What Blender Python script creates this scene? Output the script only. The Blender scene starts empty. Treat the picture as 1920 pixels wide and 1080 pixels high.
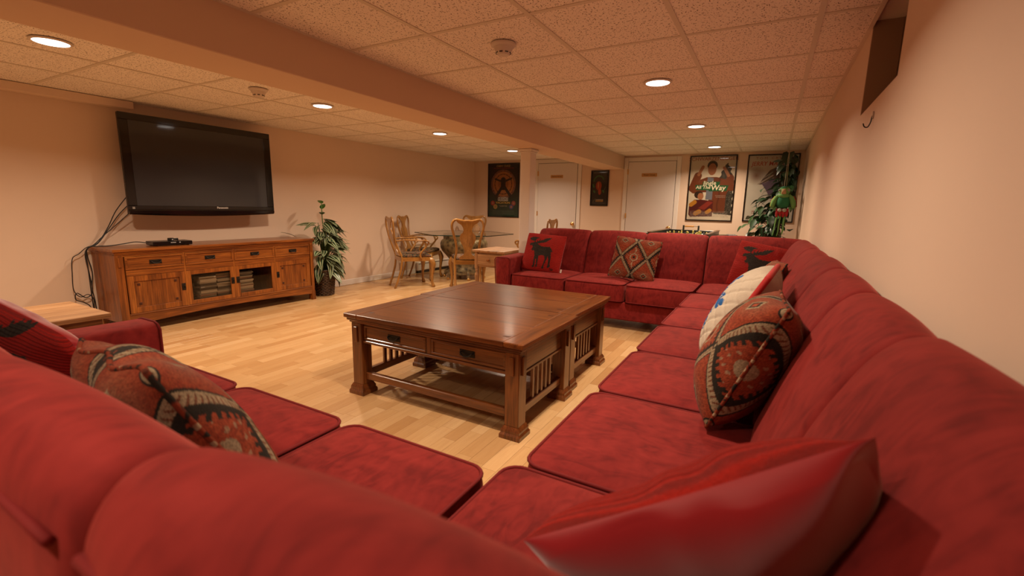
import bpy, math, random
import numpy as np
from mathutils import Vector, Matrix
random.seed(7); rng = np.random.default_rng(7)
PI = math.pi
S = bpy.context.scene
COL = S.collection

# ------------------------------------------------------------------ camera, world, exposure, room lights
cam_d = bpy.data.cameras.new('camera'); cam = bpy.data.objects.new('camera', cam_d); COL.objects.link(cam)
CAM = Vector((0, 0, 1.205)); YAW, PITCH, ROLL, FPX = .5074, -.1749, .0197, 859.27
fw = Vector((-math.sin(YAW)*math.cos(PITCH), math.cos(YAW)*math.cos(PITCH), math.sin(PITCH)))
rt = Vector((math.cos(YAW), math.sin(YAW), 0)); up = rt.cross(fw)
rt2 = rt*math.cos(ROLL) + up*math.sin(ROLL); up2 = up*math.cos(ROLL) - rt*math.sin(ROLL)
Mc = Matrix((rt2, up2, -fw)).transposed().to_4x4(); Mc.translation = CAM
cam.matrix_world = Mc
cam_d.sensor_width = 36; cam_d.lens = FPX/1920*36; cam_d.clip_start = .02; cam_d.clip_end = 60
cam_d.dof.use_dof = True; cam_d.dof.focus_distance = 4.0; cam_d.dof.aperture_fstop = 3.2
S.camera = cam
w = bpy.data.worlds.new('world'); S.world = w; w.use_nodes = True
w.node_tree.nodes['Background'].inputs[0].default_value = (1, .8, .6, 1)
w.node_tree.nodes['Background'].inputs[1].default_value = 0.0
S.view_settings.view_transform = 'Standard'; S.view_settings.look = 'None'
S.view_settings.gamma = 1; S.view_settings.use_curve_mapping = False
S.view_settings.exposure = 0.1
LIGHT_W = 25.0; LIGHT_COL = (1.0, .775, .565); LIGHT_SPREAD = 2.6
ZC = 2.112                      # ceiling
XR, XL, YB, YF = .342, -5.473, 8.15, -2.0
RIGHT_LIGHTS = [(-.815, y) for y in (-.42, 1.63, 3.57, 5.52, 7.35)]
LEFT_LIGHTS = [(-3.80, y) for y in (-.69, 1.20, 3.09, 4.86, 6.76)]
for i, (x, y) in enumerate(RIGHT_LIGHTS + LEFT_LIGHTS):
    ld = bpy.data.lights.new('downlight', 'AREA'); ld.shape = 'DISK'; ld.size = .14
    ld.energy = LIGHT_W*(.75 if y < 0 else 1); ld.color = LIGHT_COL; ld.spread = LIGHT_SPREAD
    lo = bpy.data.objects.new('downlight_lamp', ld); COL.objects.link(lo); lo.location = (x, y, ZC-.014)

# ------------------------------------------------------------------ helpers
def lin(r, g, b):
    f = lambda c: (c/255/12.92) if c/255 <= .04045 else ((c/255+.055)/1.055)**2.4
    return (f(r), f(g), f(b))

class NT:
    def __init__(s, name):
        s.m = bpy.data.materials.new(name); s.m.use_nodes = True; s.t = s.m.node_tree; s.n = s.t.nodes
        s.b = s.n['Principled BSDF']; s.out = s.n['Material Output']
    def add(s, typ, **kw):
        n = s.n.new(typ)
        for k, v in kw.items():
            if k.startswith('i_'): n.inputs[k[2:].replace('_', ' ')].default_value = v
            else: setattr(n, k, v)
        return n
    def link(s, a, b): s.t.links.new(a, b)
    def coord(s, kind='Object', scale=(1, 1, 1), rnd=False):
        tc = s.add('ShaderNodeTexCoord'); o = tc.outputs[kind]
        if rnd:
            oi = s.add('ShaderNodeObjectInfo'); mu = s.add('ShaderNodeMath', operation='MULTIPLY'); mu.inputs[1].default_value = 37.0
            s.link(oi.outputs['Random'], mu.inputs[0]); va = s.add('ShaderNodeVectorMath', operation='ADD')
            s.link(o, va.inputs[0]); s.link(mu.outputs[0], va.inputs[1]); o = va.outputs[0]
        mp = s.add('ShaderNodeMapping'); mp.inputs['Scale'].default_value = scale; s.link(o, mp.inputs['Vector'])
        return mp.outputs[0]
    def noise(s, v, scale, detail=3, rough=.5, dist=0):
        n = s.add('ShaderNodeTexNoise'); n.inputs['Scale'].default_value = scale; n.inputs['Detail'].default_value = detail
        n.inputs['Roughness'].default_value = rough; n.inputs['Distortion'].default_value = dist; s.link(v, n.inputs['Vector'])
        return n.outputs['Fac']
    def ramp(s, f, stops):
        r = s.add('ShaderNodeValToRGB'); e = r.color_ramp.elements
        while len(e) < len(stops): e.new(.5)
        for i, (p, c) in enumerate(stops): e[i].position = p; e[i].color = (*c, 1) if len(c) == 3 else c
        s.link(f, r.inputs[0]); return r.outputs[0]
    def mix(s, f, a, b, mode='MIX'):
        n = s.add('ShaderNodeMix', data_type='RGBA', blend_type=mode)
        for idx, v in ((0, f), (6, a), (7, b)):
            if hasattr(v, 'is_linked'): s.link(v, n.inputs[idx])
            elif idx == 0: n.inputs[0].default_value = v
            else: n.inputs[idx].default_value = (*v, 1)
        return n.outputs[2]
    def math(s, op, a, b=None, clamp=False):
        n = s.add('ShaderNodeMath', operation=op, use_clamp=clamp)
        for i, v in enumerate((a, b)):
            if v is None: continue
            if hasattr(v, 'is_linked'): s.link(v, n.inputs[i])
            else: n.inputs[i].default_value = v
        return n.outputs[0]
    def bump(s, h, strength=.3, dist=.002):
        n = s.add('ShaderNodeBump'); n.inputs['Strength'].default_value = strength; n.inputs['Distance'].default_value = dist
        s.link(h, n.inputs['Height']); s.link(n.outputs[0], s.b.inputs['Normal'])
    def color(s, c):
        if hasattr(c, 'is_linked'): s.link(c, s.b.inputs['Base Color'])
        else: s.b.inputs['Base Color'].default_value = (*c, 1)
    def set(s, **kw):
        for k, v in kw.items(): s.b.inputs[k.replace('_', ' ')].default_value = v
        return s

def plain(name, c, rough=.5, metal=0, spec=.5, **kw):
    t = NT(name); t.color(c); t.set(Roughness=rough, Metallic=metal, Specular_IOR_Level=spec, **kw); return t.m

def painted(name, c, rough=.75, amt=.05, bs=.08):
    t = NT(name); v = t.coord('Object'); n = t.noise(v, 2.2, 3); n2 = t.noise(v, 260, 2)
    d = tuple(x*(1-amt) for x in c)
    t.color(t.mix(n, c, d)); t.set(Roughness=rough, Specular_IOR_Level=.3); t.bump(n2, bs, .001); return t.m

def wood(name, dark, mid, light, axis=0, rough=.32, scale=1.0, rnd=False, coat=0.0, contrast=1.0):
    t = NT(name); sc = [14*scale]*3; sc[axis] = 1.1*scale
    v = t.coord('Object', sc, rnd); n = t.noise(v, 1.0, 5, .55, 1.2)
    sc2 = [150*scale]*3; sc2[axis] = 5*scale
    v2 = t.coord('Object', sc2, rnd); n2 = t.noise(v2, 1.0, 3, .6)
    w = t.add('ShaderNodeTexWave', wave_type='BANDS', bands_direction=['Y', 'Z', 'X'][axis]); w.inputs['Scale'].default_value = .9
    w.inputs['Distortion'].default_value = 7; w.inputs['Detail'].default_value = 2; w.inputs['Detail Scale'].default_value = 1.3
    sc3 = [16*scale]*3; sc3[axis] = 1.6*scale; t.link(t.coord('Object', sc3, rnd), w.inputs['Vector'])
    base = t.ramp(n, [(.28, dark), (.5, mid), (.75, light)])
    base = t.mix(t.math('MULTIPLY', w.outputs['Fac'], .35*contrast), base, dark)
    pores = t.ramp(n2, [(.38, (.45, .4, .35)), (.55, (1, 1, 1))])
    t.color(t.mix(.7*contrast, base, pores, 'MULTIPLY')); t.set(Roughness=rough, Specular_IOR_Level=.5, Coat_Weight=coat, Coat_Roughness=.15)
    t.bump(n2, .12, .0008); return t.m

class MB:
    """collects shapes in one mesh; off: world offset taken away from every vertex"""
    def __init__(s, off=None):
        s.v = []; s.f = []; s.T = None; s.off = Vector(off) if off is not None else Vector((0, 0, 0))
    def add(s, vs, fs):
        k = len(s.v)
        for p in vs:
            p = Vector(p)
            if s.T is not None: p = s.T @ p
            s.v.append(tuple(p - s.off))
        s.f += [tuple(i+k for i in f) for f in fs]; return s
    def box(s, a, b, ch=.0):
        a = [min(x, y) for x, y in zip(a, b)], [max(x, y) for x, y in zip(a, b)]; lo, hi = a
        if ch <= 0:
            vs = [(x, y, z) for z in (lo[2], hi[2]) for y in (lo[1], hi[1]) for x in (lo[0], hi[0])]
            return s.add(vs, [(0, 2, 3, 1), (4, 5, 7, 6), (0, 1, 5, 4), (2, 6, 7, 3), (0, 4, 6, 2), (1, 3, 7, 5)])
        ch = min(ch, *[(h-l)*.45 for l, h in zip(lo, hi)])
        vs = []; idx = {}
        for cx in (0, 1):
            for cy in (0, 1):
                for cz in (0, 1):
                    c = [(lo, hi)[k][i] for i, k in enumerate((cx, cy, cz))]; sg = [1 if k == 0 else -1 for k in (cx, cy, cz)]
                    for ax in range(3):
                        p = list(c)
                        for j in range(3):
                            if j != ax: p[j] += sg[j]*ch
                        idx[(cx, cy, cz, ax)] = len(vs); vs.append(p)
        fs = []
        for ax in range(3):
            o = [j for j in range(3) if j != ax]
            for side in (0, 1):
                q = []
                for (p, r) in ((0, 0), (1, 0), (1, 1), (0, 1)):
                    k = [0, 0, 0]; k[ax] = side; k[o[0]] = p; k[o[1]] = r; q.append(idx[(*k, ax)])
                fs.append(tuple(q))
        for ax in range(3):
            o = [j for j in range(3) if j != ax]
            for p in (0, 1):
                for r in (0, 1):
                    k0 = [0]*3; k1 = [0]*3; k0[o[0]] = k1[o[0]] = p; k0[o[1]] = k1[o[1]] = r; k1[ax] = 1
                    fs.append((idx[(*k0, o[0])], idx[(*k1, o[0])], idx[(*k1, o[1])], idx[(*k0, o[1])]))
        for k in [(x, y, z) for x in (0, 1) for y in (0, 1) for z in (0, 1)]:
            fs.append(tuple(idx[(*k, ax)] for ax in range(3)))
        return s.add(vs, fs)
    def tube(s, pts, r, seg=8, closed=False, flat=None):
        pts = [Vector(p) for p in pts]; n = len(pts); rs = r if isinstance(r, (list, tuple)) else [r]*n
        vs = []; fs = []; prev = None
        for i, p in enumerate(pts):
            a = pts[i-1] if (i > 0 or closed) else p; b = pts[(i+1) % n] if (i < n-1 or closed) else p
            d = (b-a).normalized() if (b-a).length > 1e-9 else Vector((0, 0, 1))
            if prev is None:
                u = d.cross(Vector((0, 0, 1)));  u = u if u.length > 1e-3 else d.cross(Vector((1, 0, 0)))
            else: u = prev - d*prev.dot(d)
            u.normalize(); prev = u; v = d.cross(u)
            for k in range(seg):
                t = 2*PI*k/seg; vs.append(p + (u*math.cos(t) + v*math.sin(t)*(flat or 1))*rs[i])
        m = n if closed else n-1
        for i in range(m):
            for k in range(seg):
                j = (i+1) % n; fs.append((i*seg+k, i*seg+(k+1) % seg, j*seg+(k+1) % seg, j*seg+k))
        if not closed: fs += [tuple(range(seg))[::-1], tuple((n-1)*seg+k for k in range(seg))]
        return s.add(vs, fs)
    def lathe(s, prof, seg=20, c=(0, 0, 0), axis=2):
        vs = []; fs = []; n = len(prof)
        for r, z in prof:
            for k in range(seg):
                t = 2*PI*k/seg; p = [r*math.cos(t), r*math.sin(t), z]
                if axis == 0: p = [p[2], p[0], p[1]]
                elif axis == 1: p = [p[1], p[2], p[0]]
                vs.append((p[0]+c[0], p[1]+c[1], p[2]+c[2]))
        for i in range(n-1):
            for k in range(seg): fs.append((i*seg+k, i*seg+(k+1) % seg, (i+1)*seg+(k+1) % seg, (i+1)*seg+k))
        fs += [tuple(range(seg))[::-1], tuple((n-1)*seg+k for k in range(seg))]
        return s.add(vs, fs)
    def loft(s, rings):
        n = len(rings[0]); vs = [p for r in rings for p in r]; fs = []
        for i in range(len(rings)-1):
            for k in range(n): fs.append((i*n+k, i*n+(k+1) % n, (i+1)*n+(k+1) % n, (i+1)*n+k))
        fs += [tuple(range(n))[::-1], tuple((len(rings)-1)*n+k for k in range(n))]
        return s.add(vs, fs)
    def taper(s, c0, h0, c1, h1):
        q = lambda c, h: [(c[0]+sx*h[0], c[1]+sy*h[1], c[2]) for sx, sy in ((-1, -1), (1, -1), (1, 1), (-1, 1))]
        return s.loft([q(c0, h0), q(c1, h1)])
    def prism(s, poly, f0, f1):
        """poly: 2-D outline; f0 / f1 map (a, b) to the two faces in 3-D"""
        n = len(poly); vs = [f0(*p) for p in poly] + [f1(*p) for p in poly]
        fs = [tuple(range(n))[::-1], tuple(range(n, 2*n))] + [(i, (i+1) % n, n+(i+1) % n, n+i) for i in range(n)]
        return s.add(vs, fs)
    def ellipsoid(s, c, r, seg=14, rings=9):
        pr = [(max(math.sin(PI*i/rings), .02), -math.cos(PI*i/rings)) for i in range(rings+1)]
        vs = [(c[0]+r[0]*a*math.cos(2*PI*k/seg), c[1]+r[1]*a*math.sin(2*PI*k/seg), c[2]+r[2]*z) for a, z in pr for k in range(seg)]
        fs = [(i*seg+k, i*seg+(k+1) % seg, (i+1)*seg+(k+1) % seg, (i+1)*seg+k) for i in range(rings) for k in range(seg)]
        return s.add(vs, fs + [tuple(range(seg))[::-1], tuple(rings*seg+k for k in range(seg))])
    def build(s, name, mat, parent=None, smooth=False, sharp=None):
        m = bpy.data.meshes.new(name); m.from_pydata(s.v, [], s.f); m.update()
        import bmesh
        bm = bmesh.new(); bm.from_mesh(m); bmesh.ops.recalc_face_normals(bm, faces=bm.faces); bm.to_mesh(m); bm.free()
        if mat: m.materials.append(mat)
        if smooth:
            m.shade_smooth()
            if sharp: m.set_sharp_from_angle(angle=math.radians(sharp))
        return link(name, m, parent)

def link(name, m, parent=None):
    o = bpy.data.objects.new(name, m); COL.objects.link(o)
    if parent is not None: o.parent = parent
    return o
def tag(o, label=None, cat=None, group=None, kind=None):
    for k, v in (('label', label), ('category', cat), ('group', group), ('kind', kind)):
        if v: o[k] = v
    return o
def empty(name, loc=(0, 0, 0), rz=0, label=None, cat=None, group=None):
    o = bpy.data.objects.new(name, None); COL.objects.link(o); o.location = loc; o.rotation_euler = (0, 0, rz); o.empty_display_size = .1
    return tag(o, label, cat, group)
def copy_tree(o, parent=None):
    c = o.copy(); COL.objects.link(c)
    if parent is not None: c.parent = parent
    for ch in list(o.children): copy_tree(ch, c)
    return c
def catmull(pts, n=6, closed=False):
    P = [Vector(p) for p in pts]; N = len(P); out = []
    for i in range(N if closed else N-1):
        g = (lambda k: P[k % N]) if closed else (lambda k: P[min(max(k, 0), N-1)])
        p0, p1, p2, p3 = g(i-1), g(i), g(i+1), g(i+2)
        for j in range(n):
            t = j/n; out.append(.5*((2*p1)+(p2-p0)*t+(2*p0-5*p1+4*p2-p3)*t*t+(3*p1-p0-3*p2+p3)*t**3))
    if not closed: out.append(P[-1])
    return out
def grid_mesh(name, P, cols=None, wrap=False, mat=None, parent=None, smooth=True):
    """P: (ny, nx, 3) vertex grid"""
    ny, nx, _ = P.shape; m = bpy.data.meshes.new(name); m.vertices.add(ny*nx); m.vertices.foreach_set('co', P.astype(np.float32).ravel())
    i = np.arange(ny*nx).reshape(ny, nx)
    q = np.stack([i[:-1, :-1], i[:-1, 1:], i[1:, 1:], i[1:, :-1]], -1).reshape(-1, 4)
    m.loops.add(q.size); m.polygons.add(len(q)); m.loops.foreach_set('vertex_index', q.ravel().astype(np.int32))
    m.polygons.foreach_set('loop_start', (np.arange(len(q))*4).astype(np.int32))
    m.update(calc_edges=True); m.validate()
    if cols is not None:
        a = m.color_attributes.new('Col', 'FLOAT_COLOR', 'POINT')
        c = np.ones((ny*nx, 4), np.float32); c[:, :3] = cols.reshape(-1, 3); a.data.foreach_set('color', c.ravel())
    if mat: m.materials.append(mat)
    if smooth: m.shade_smooth()
    return link(name, m, parent)
def lettering(name, txt, size, mat, parent, loc, rot, extrude=.0006, align='CENTER', bold=0.0, xs=1.0, shear=0):
    c = bpy.data.curves.new('txt', 'FONT'); c.body = txt; c.size = size; c.extrude = extrude; c.align_x = align; c.align_y = 'CENTER'
    c.offset = bold; c.resolution_u = 2; c.shear = shear
    o = bpy.data.objects.new('txt', c); COL.objects.link(o)
    m = bpy.data.meshes.new_from_object(o.evaluated_get(bpy.context.evaluated_depsgraph_get())); bpy.data.objects.remove(o); bpy.data.curves.remove(c)
    m.materials.clear(); m.materials.append(mat); m.name = name
    r = link(name, m, parent); r.location = loc; r.rotation_euler = rot; r.scale = (xs, 1, 1); return r
FACE_NY = (PI/2, 0, 0); FACE_PX = (PI/2, 0, PI/2)

# ------------------------------------------------------------------ materials
M = {}
M['wall'] = painted('wall_paint', (.70, .54, .415))
M['white'] = painted('white_paint', (.72, .66, .60), .45, .02, .03)
M['door'] = painted('door_paint', (.66, .60, .56), .42, .02, .03)
M['niche'] = painted('niche_board', (.36, .25, .165), .8)
M['beam'] = painted('beam_paint', (.68, .50, .36))
M['tee'] = plain('tee_enamel', (.64, .56, .46), .5)
M['black'] = plain('black_plastic', (.012, .011, .011), .32)
M['blackgloss'] = plain('black_gloss', (.006, .005, .005), .1)
M['iron'] = plain('dark_iron', (.03, .027, .024), .38, .7)
M['brass'] = plain('brass', (.75, .5, .2), .22, 1)
M['chrome'] = plain('steel', (.6, .58, .55), .25, 1)
M['plastic'] = plain('white_plastic', (.62, .54, .47), .45)
M['cable'] = plain('cable_rubber', (.01, .01, .011), .5)

def ceiling_tile_mat():
    t = NT('fissured_tile'); tc = t.add('ShaderNodeTexCoord'); oi = t.add('ShaderNodeObjectInfo')
    mu = t.math('MULTIPLY', oi.outputs['Random'], 53.0); va = t.add('ShaderNodeVectorMath', operation='ADD')
    t.link(tc.outputs['Object'], va.inputs[0]); t.link(mu, va.inputs[1]); P = va.outputs[0]
    hs = []
    for sc, L, W in ((50, .36, .10), (78, .24, .10)):
        vo = t.add('ShaderNodeTexVoronoi', voronoi_dimensions='2D'); vo.inputs['Scale'].default_value = sc; t.link(P, vo.inputs['Vector'])
        sv = t.add('ShaderNodeVectorMath', operation='SCALE'); t.link(P, sv.inputs[0]); sv.inputs['Scale'].default_value = sc
        sp = t.add('ShaderNodeVectorMath', operation='SCALE'); t.link(vo.outputs['Position'], sp.inputs[0]); sp.inputs['Scale'].default_value = sc
        d = t.add('ShaderNodeVectorMath', operation='SUBTRACT'); t.link(sv.outputs[0], d.inputs[0]); t.link(sp.outputs[0], d.inputs[1])
        sx = t.add('ShaderNodeSeparateColor'); t.link(vo.outputs['Color'], sx.inputs[0])
        ro = t.add('ShaderNodeVectorRotate', rotation_type='Z_AXIS'); t.link(d.outputs[0], ro.inputs['Vector'])
        t.link(t.math('MULTIPLY', sx.outputs[0], 6.28), ro.inputs['Angle'])
        ss = t.add('ShaderNodeSeparateXYZ'); t.link(ro.outputs[0], ss.inputs[0])
        a = t.math('LESS_THAN', t.math('ABSOLUTE', ss.outputs[0]), t.math('MULTIPLY', sx.outputs[1], L))
        b = t.math('LESS_THAN', t.math('ABSOLUTE', t.math('ADD', ss.outputs[1], t.math('MULTIPLY', t.math('MULTIPLY', ss.outputs[0], ss.outputs[0]), .5))), W)
        k = t.math('LESS_THAN', sx.outputs[2], .72); hs.append(t.math('MULTIPLY', t.math('MULTIPLY', a, b), k))
    h = t.math('MAXIMUM', hs[0], hs[1]); n = t.noise(P, 7, 4)
    base = t.mix(n, (.88, .80, .72), (.82, .74, .66))
    t.color(t.mix(h, base, (.15, .095, .06))); t.set(Roughness=.9, Specular_IOR_Level=.2)
    t.bump(t.math('SUBTRACT', 1.0, h), .6, .002); return t.m
M['tile'] = ceiling_tile_mat()

def floor_mat(name, per_object):
    t = NT(name)
    if per_object:
        oi = t.add('ShaderNodeObjectInfo'); tone = oi.outputs['Random']
    else:
        at = t.add('ShaderNodeAttribute', attribute_name='tone'); tone = at.outputs['Fac']
    v = t.coord('Object', (22, 1.3, 1), per_object); n = t.noise(v, 1.6, 5, .55, .9)
    v2 = t.coord('Object', (260, 9, 1), per_object); n2 = t.noise(v2, 1, 3)
    c = t.ramp(tone, [(0, (.50, .285, .12)), (.15, (.58, .355, .16)), (.6, (.65, .42, .20)), (.85, (.69, .455, .225)), (1, (.74, .51, .27))])
    c = t.mix(t.math('MULTIPLY', n, .5), c, (.36, .165, .055))
    c = t.mix(t.math('MULTIPLY', t.math('SUBTRACT', n2, .45, True), .55), c, (.30, .13, .045))
    t.color(c); t.set(Roughness=.27, Specular_IOR_Level=.45); t.bump(n2, .03, .0004); return t.m
M['floor1'] = floor_mat('maple_strip', True); M['floor2'] = floor_mat('maple_strip_far', False)

OD, OM_, OL = (.075, .018, .004), (.185, .054, .011), (.28, .092, .020)
for i, a in enumerate('xyz'):
    M['oak'+a] = wood('red_oak_'+a, OD, OM_, OL, i, .30, 1, coat=.55)
    M['con'+a] = wood('mission_oak_'+a, (.105, .026, .004), (.28, .080, .011), (.40, .135, .021), i, .33, 1, coat=.2)
    M['gold'+a] = wood('golden_oak_'+a, (.20, .085, .016), (.36, .165, .035), (.46, .23, .06), i, .28, 1, coat=.3, contrast=.6)
    M['pine'+a] = wood('knotty_pine_'+a, (.22, .10, .035), (.40, .21, .09), (.52, .30, .14), i, .45, .8, contrast=.7)
M['oakdark'] = plain('peg_wood', (.05, .012, .004), .4)

def velvet():
    t = NT('red_velvet'); v = t.coord('Object'); a = t.noise(t.coord('Object', (1, 1.7, 1.4), True), 4.2, 3, .55, 1.8); b = t.noise(v, 420, 2)
    c = t.noise(t.coord('Object', (2.4, 1, 1), True), 7, 2, .5, 2.5)
    k = t.math('ADD', t.math('MULTIPLY', a, .5), t.math('MULTIPLY', c, .5))
    col = t.ramp(k, [(.36, (.118, .0082, .0078)), (.46, (.165, .0122, .0112)), (.56, (.200, .0160, .0140)), (.70, (.235, .0205, .0180))])
    t.color(t.mix(t.math('MULTIPLY', b, .25), col, (.10, .006, .006))); t.set(Roughness=.85, Specular_IOR_Level=.15, Sheen_Weight=.22, Sheen_Roughness=.4)
    t.b.inputs['Sheen Tint'].default_value = (1, .25, .2, 1); t.bump(b, .12, .001); return t.m
M['velvet'] = velvet()
M['velvetpipe'] = plain('velvet_piping', (.14, .009, .009), .8, 0, .2)

def fabric(name, bump_scale=(420, 420, 420), bs=.25, rough=.9, rows=None):
    t = NT(name); at = t.add('ShaderNodeAttribute', attribute_name='Col'); v = t.coord('Object', bump_scale); n = t.noise(v, 1, 2)
    t.color(t.mix(t.math('MULTIPLY', n, .45), at.outputs['Color'], (.01, .006, .004))); t.set(Roughness=rough, Specular_IOR_Level=.12, Sheen_Weight=.04)
    if rows:
        wv = t.add('ShaderNodeTexWave', wave_type='BANDS', bands_direction='Y'); wv.inputs['Scale'].default_value = rows; wv.inputs['Distortion'].default_value = 1.2
        wv.inputs['Detail'].default_value = 1; wv.inputs['Detail Scale'].default_value = 40
        t.link(t.coord('Object'), wv.inputs['Vector']); t.bump(t.math('ADD', wv.outputs['Fac'], t.math('MULTIPLY', n, .6)), 1.0, .007)
    else: t.bump(n, bs, .0015)
    return t.m
M['kilim'] = fabric('kilim_weave', (330, 330, 330), .5)
M['knit'] = fabric('red_knit', (380, 380, 380), .6, .95, rows=26)
M['quilt'] = fabric('quilted_cotton', (600, 600, 600), .1, .8)
M['print'] = fabric('printed_paper', (2, 2, 2), 0, .35)
M['redvelvet2'] = plain('crimson_velvet', (.30, .004, .008), .55, 0, .3, Sheen_Weight=.6)
M['redtrim'] = plain('red_trim', (.40, .012, .012), .75)
M['braid'] = NT('braid').m
def braid():
    t = NT('twisted_braid'); v = t.coord('Object', (1, 1, 1)); n = t.noise(v, 38, 1)
    t.color(t.ramp(n, [(.40, (.02, .016, .012)), (.47, (.17, .032, .015)), (.60, (.15, .03, .014)), (.66, (.26, .18, .11))])); t.set(Roughness=.9, Specular_IOR_Level=.1); return t.m
M['braid'] = braid()

def glass(name, tint=(1, 1, 1), rough=.0, ior=1.5):
    t = NT(name); t.n.remove(t.b); f = t.add('ShaderNodeFresnel'); f.inputs['IOR'].default_value = ior
    tr = t.add('ShaderNodeBsdfTransparent'); tr.inputs[0].default_value = (*tint, 1); gl = t.add('ShaderNodeBsdfGlossy'); gl.inputs['Roughness'].default_value = rough
    mx = t.add('ShaderNodeMixShader'); ge = t.add('ShaderNodeNewGeometry'); t.link(t.math('MULTIPLY', f.outputs[0], t.math('SUBTRACT', 1.0, ge.outputs['Backfacing'])), mx.inputs[0]); t.link(tr.outputs[0], mx.inputs[1]); t.link(gl.outputs[0], mx.inputs[2])
    t.link(mx.outputs[0], t.out.inputs[0]); return t.m
M['glass'] = glass('clear_glass', (.97, .97, .96)); M['smoke'] = glass('cabinet_glass', (.80, .76, .68)); M['tableglass'] = glass('table_glass', (.86, .88, .82))
M['glassedge'] = plain('glass_edge', (.012, .035, .028), .1)
def emit(name, c, s):
    t = NT(name); t.color(c); t.b.inputs['Emission Color'].default_value = (*c, 1); t.set(Emission_Strength=s); return t.m
M['lens'] = emit('lamp_lens', (1, .93, .86), 5.0)

# ------------------------------------------------------------------ room shell
def struct(o): o['kind'] = 'structure'; return o
T = .12
struct(MB().box((XL-T, YF-T, -.10), (XR+T+.5, YB+T, -.006)).build('floor', M['floor1']))
FLOOR = bpy.data.objects['floor']
# hardwood strips: board pieces along y
SW, GAP = .0815, .0009
pieces = []
x = XL; r2 = random.Random(3)
while x < XR - .01:
    x1 = min(x+SW, XR); y = YF - r2.uniform(0, .4)
    while y < YB:
        L = r2.choice([.26, .33, .40, .48, .56]); y0, y1 = max(y, YF), min(y+L, YB)
        if y1-y0 > .02: pieces.append((x, x1, y0, y1, L if (y0 == y and y1 == y+L and x1-x > SW-.001) else None, r2.random()))
        y += L
    x = x1
def seen(p):
    cx, cy = (p[0]+p[1])/2, (p[2]+p[3])/2
    if p[4] is None or cy < 1.05 or cx > -.55 or cy > 4.4 and cx > -2.6: return -1
    d = Vector((cx, cy, 0)) - CAM; z = d.dot(fw); u = 960+FPX*d.dot(rt2)/z; v = 540-FPX*d.dot(up2)/z
    return (1/z**3) if 0 < u < 1920 and 400 < v < 1080 else -1
order = sorted(range(len(pieces)), key=lambda i: -seen(pieces[i])); near = set(order[:300])
pm = {}
rest = MB(); tones = []
for i, (x0, x1, y0, y1, L, tone) in enumerate(pieces):
    if i in near:
        k = L
        if k not in pm:
            o = MB().box((GAP/2, GAP/2, -.006), (SW-GAP/2, L-GAP/2, 0), .0005).build('floor_board', M['floor1'], FLOOR); pm[k] = o.data; o.location = (x0, y0, 0)
        else:
            o = link('floor_board', pm[k], FLOOR); o.location = (x0, y0, 0)
    else:
        rest.box((x0+GAP/2, y0+GAP/2, -.006), (x1-GAP/2, y1-GAP/2, 0)); tones += [tone]*8
o = rest.build('far_floor_boards', M['floor2'], FLOOR); o['kind'] = 'stuff'
at = o.data.attributes.new('tone', 'FLOAT', 'POINT'); at.data.foreach_set('value', np.array(tones, np.float32))

# ceiling: base slab, tiles and tee bars
CEIL = struct(MB().box((XL-T, YF-T, ZC+.03), (XR+T, YB+T, ZC+.12)).build('ceiling', M['tee']))
BX0, BX1, BZ = -2.700, -2.335, 1.887
GX_R = [BX1, -1.725, -1.115, -.505, .105, XR]; GX_L = [XL, -4.696, -4.086, -3.476, BX0]
gy_r = [YF]+[2.719+.61*k for k in range(-7, 9)]+[YB]; gy_l = [YF]+[1.535+.61*k for k in range(-5, 11)]+[YB]
tm = {}
TEE = .0125
for gx, gy in ((GX_R, gy_r), (GX_L, gy_l)):
    for i in range(len(gx)-1):
        for j in range(len(gy)-1):
            a, b = gx[i+1]-gx[i], gy[j+1]-gy[j]
            if b < .03: continue
            k = (round(a, 3), round(b, 3))
            if k not in tm:
                o = MB().box((-a/2+TEE*.7, -b/2+TEE*.7, 0), (a/2-TEE*.7, b/2-TEE*.7, .018), .002).build('ceiling_tile', M['tile'], CEIL); tm[k] = o.data
            else: o = link('ceiling_tile', tm[k], CEIL)
            o.location = ((gx[i]+gx[i+1])/2, (gy[j]+gy[j+1])/2, ZC+.004)
    for x in gx[1:-1]: MB().box((x-TEE, YF, ZC), (x+TEE, YB, ZC+.005)).build('tee_bar', M['tee'], CEIL)
    for y in gy[1:-1]:
        if YB-y < .03: continue
        MB().box((gx[0], y-TEE, ZC+.0008), (gx[-1], y+TEE, ZC+.0045)).build('cross_tee', M['tee'], CEIL)
    for x, sg in ((gx[0], 1), (gx[-1], -1)): MB().box((x, YF, ZC-.001), (x+sg*.02, YB, ZC+.006)).build('wall_angle', M['tee'], CEIL)
    MB().box((gx[0], YB-.02, ZC-.001), (gx[-1], YB, ZC+.006)).build('wall_angle', M['tee'], CEIL)
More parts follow.
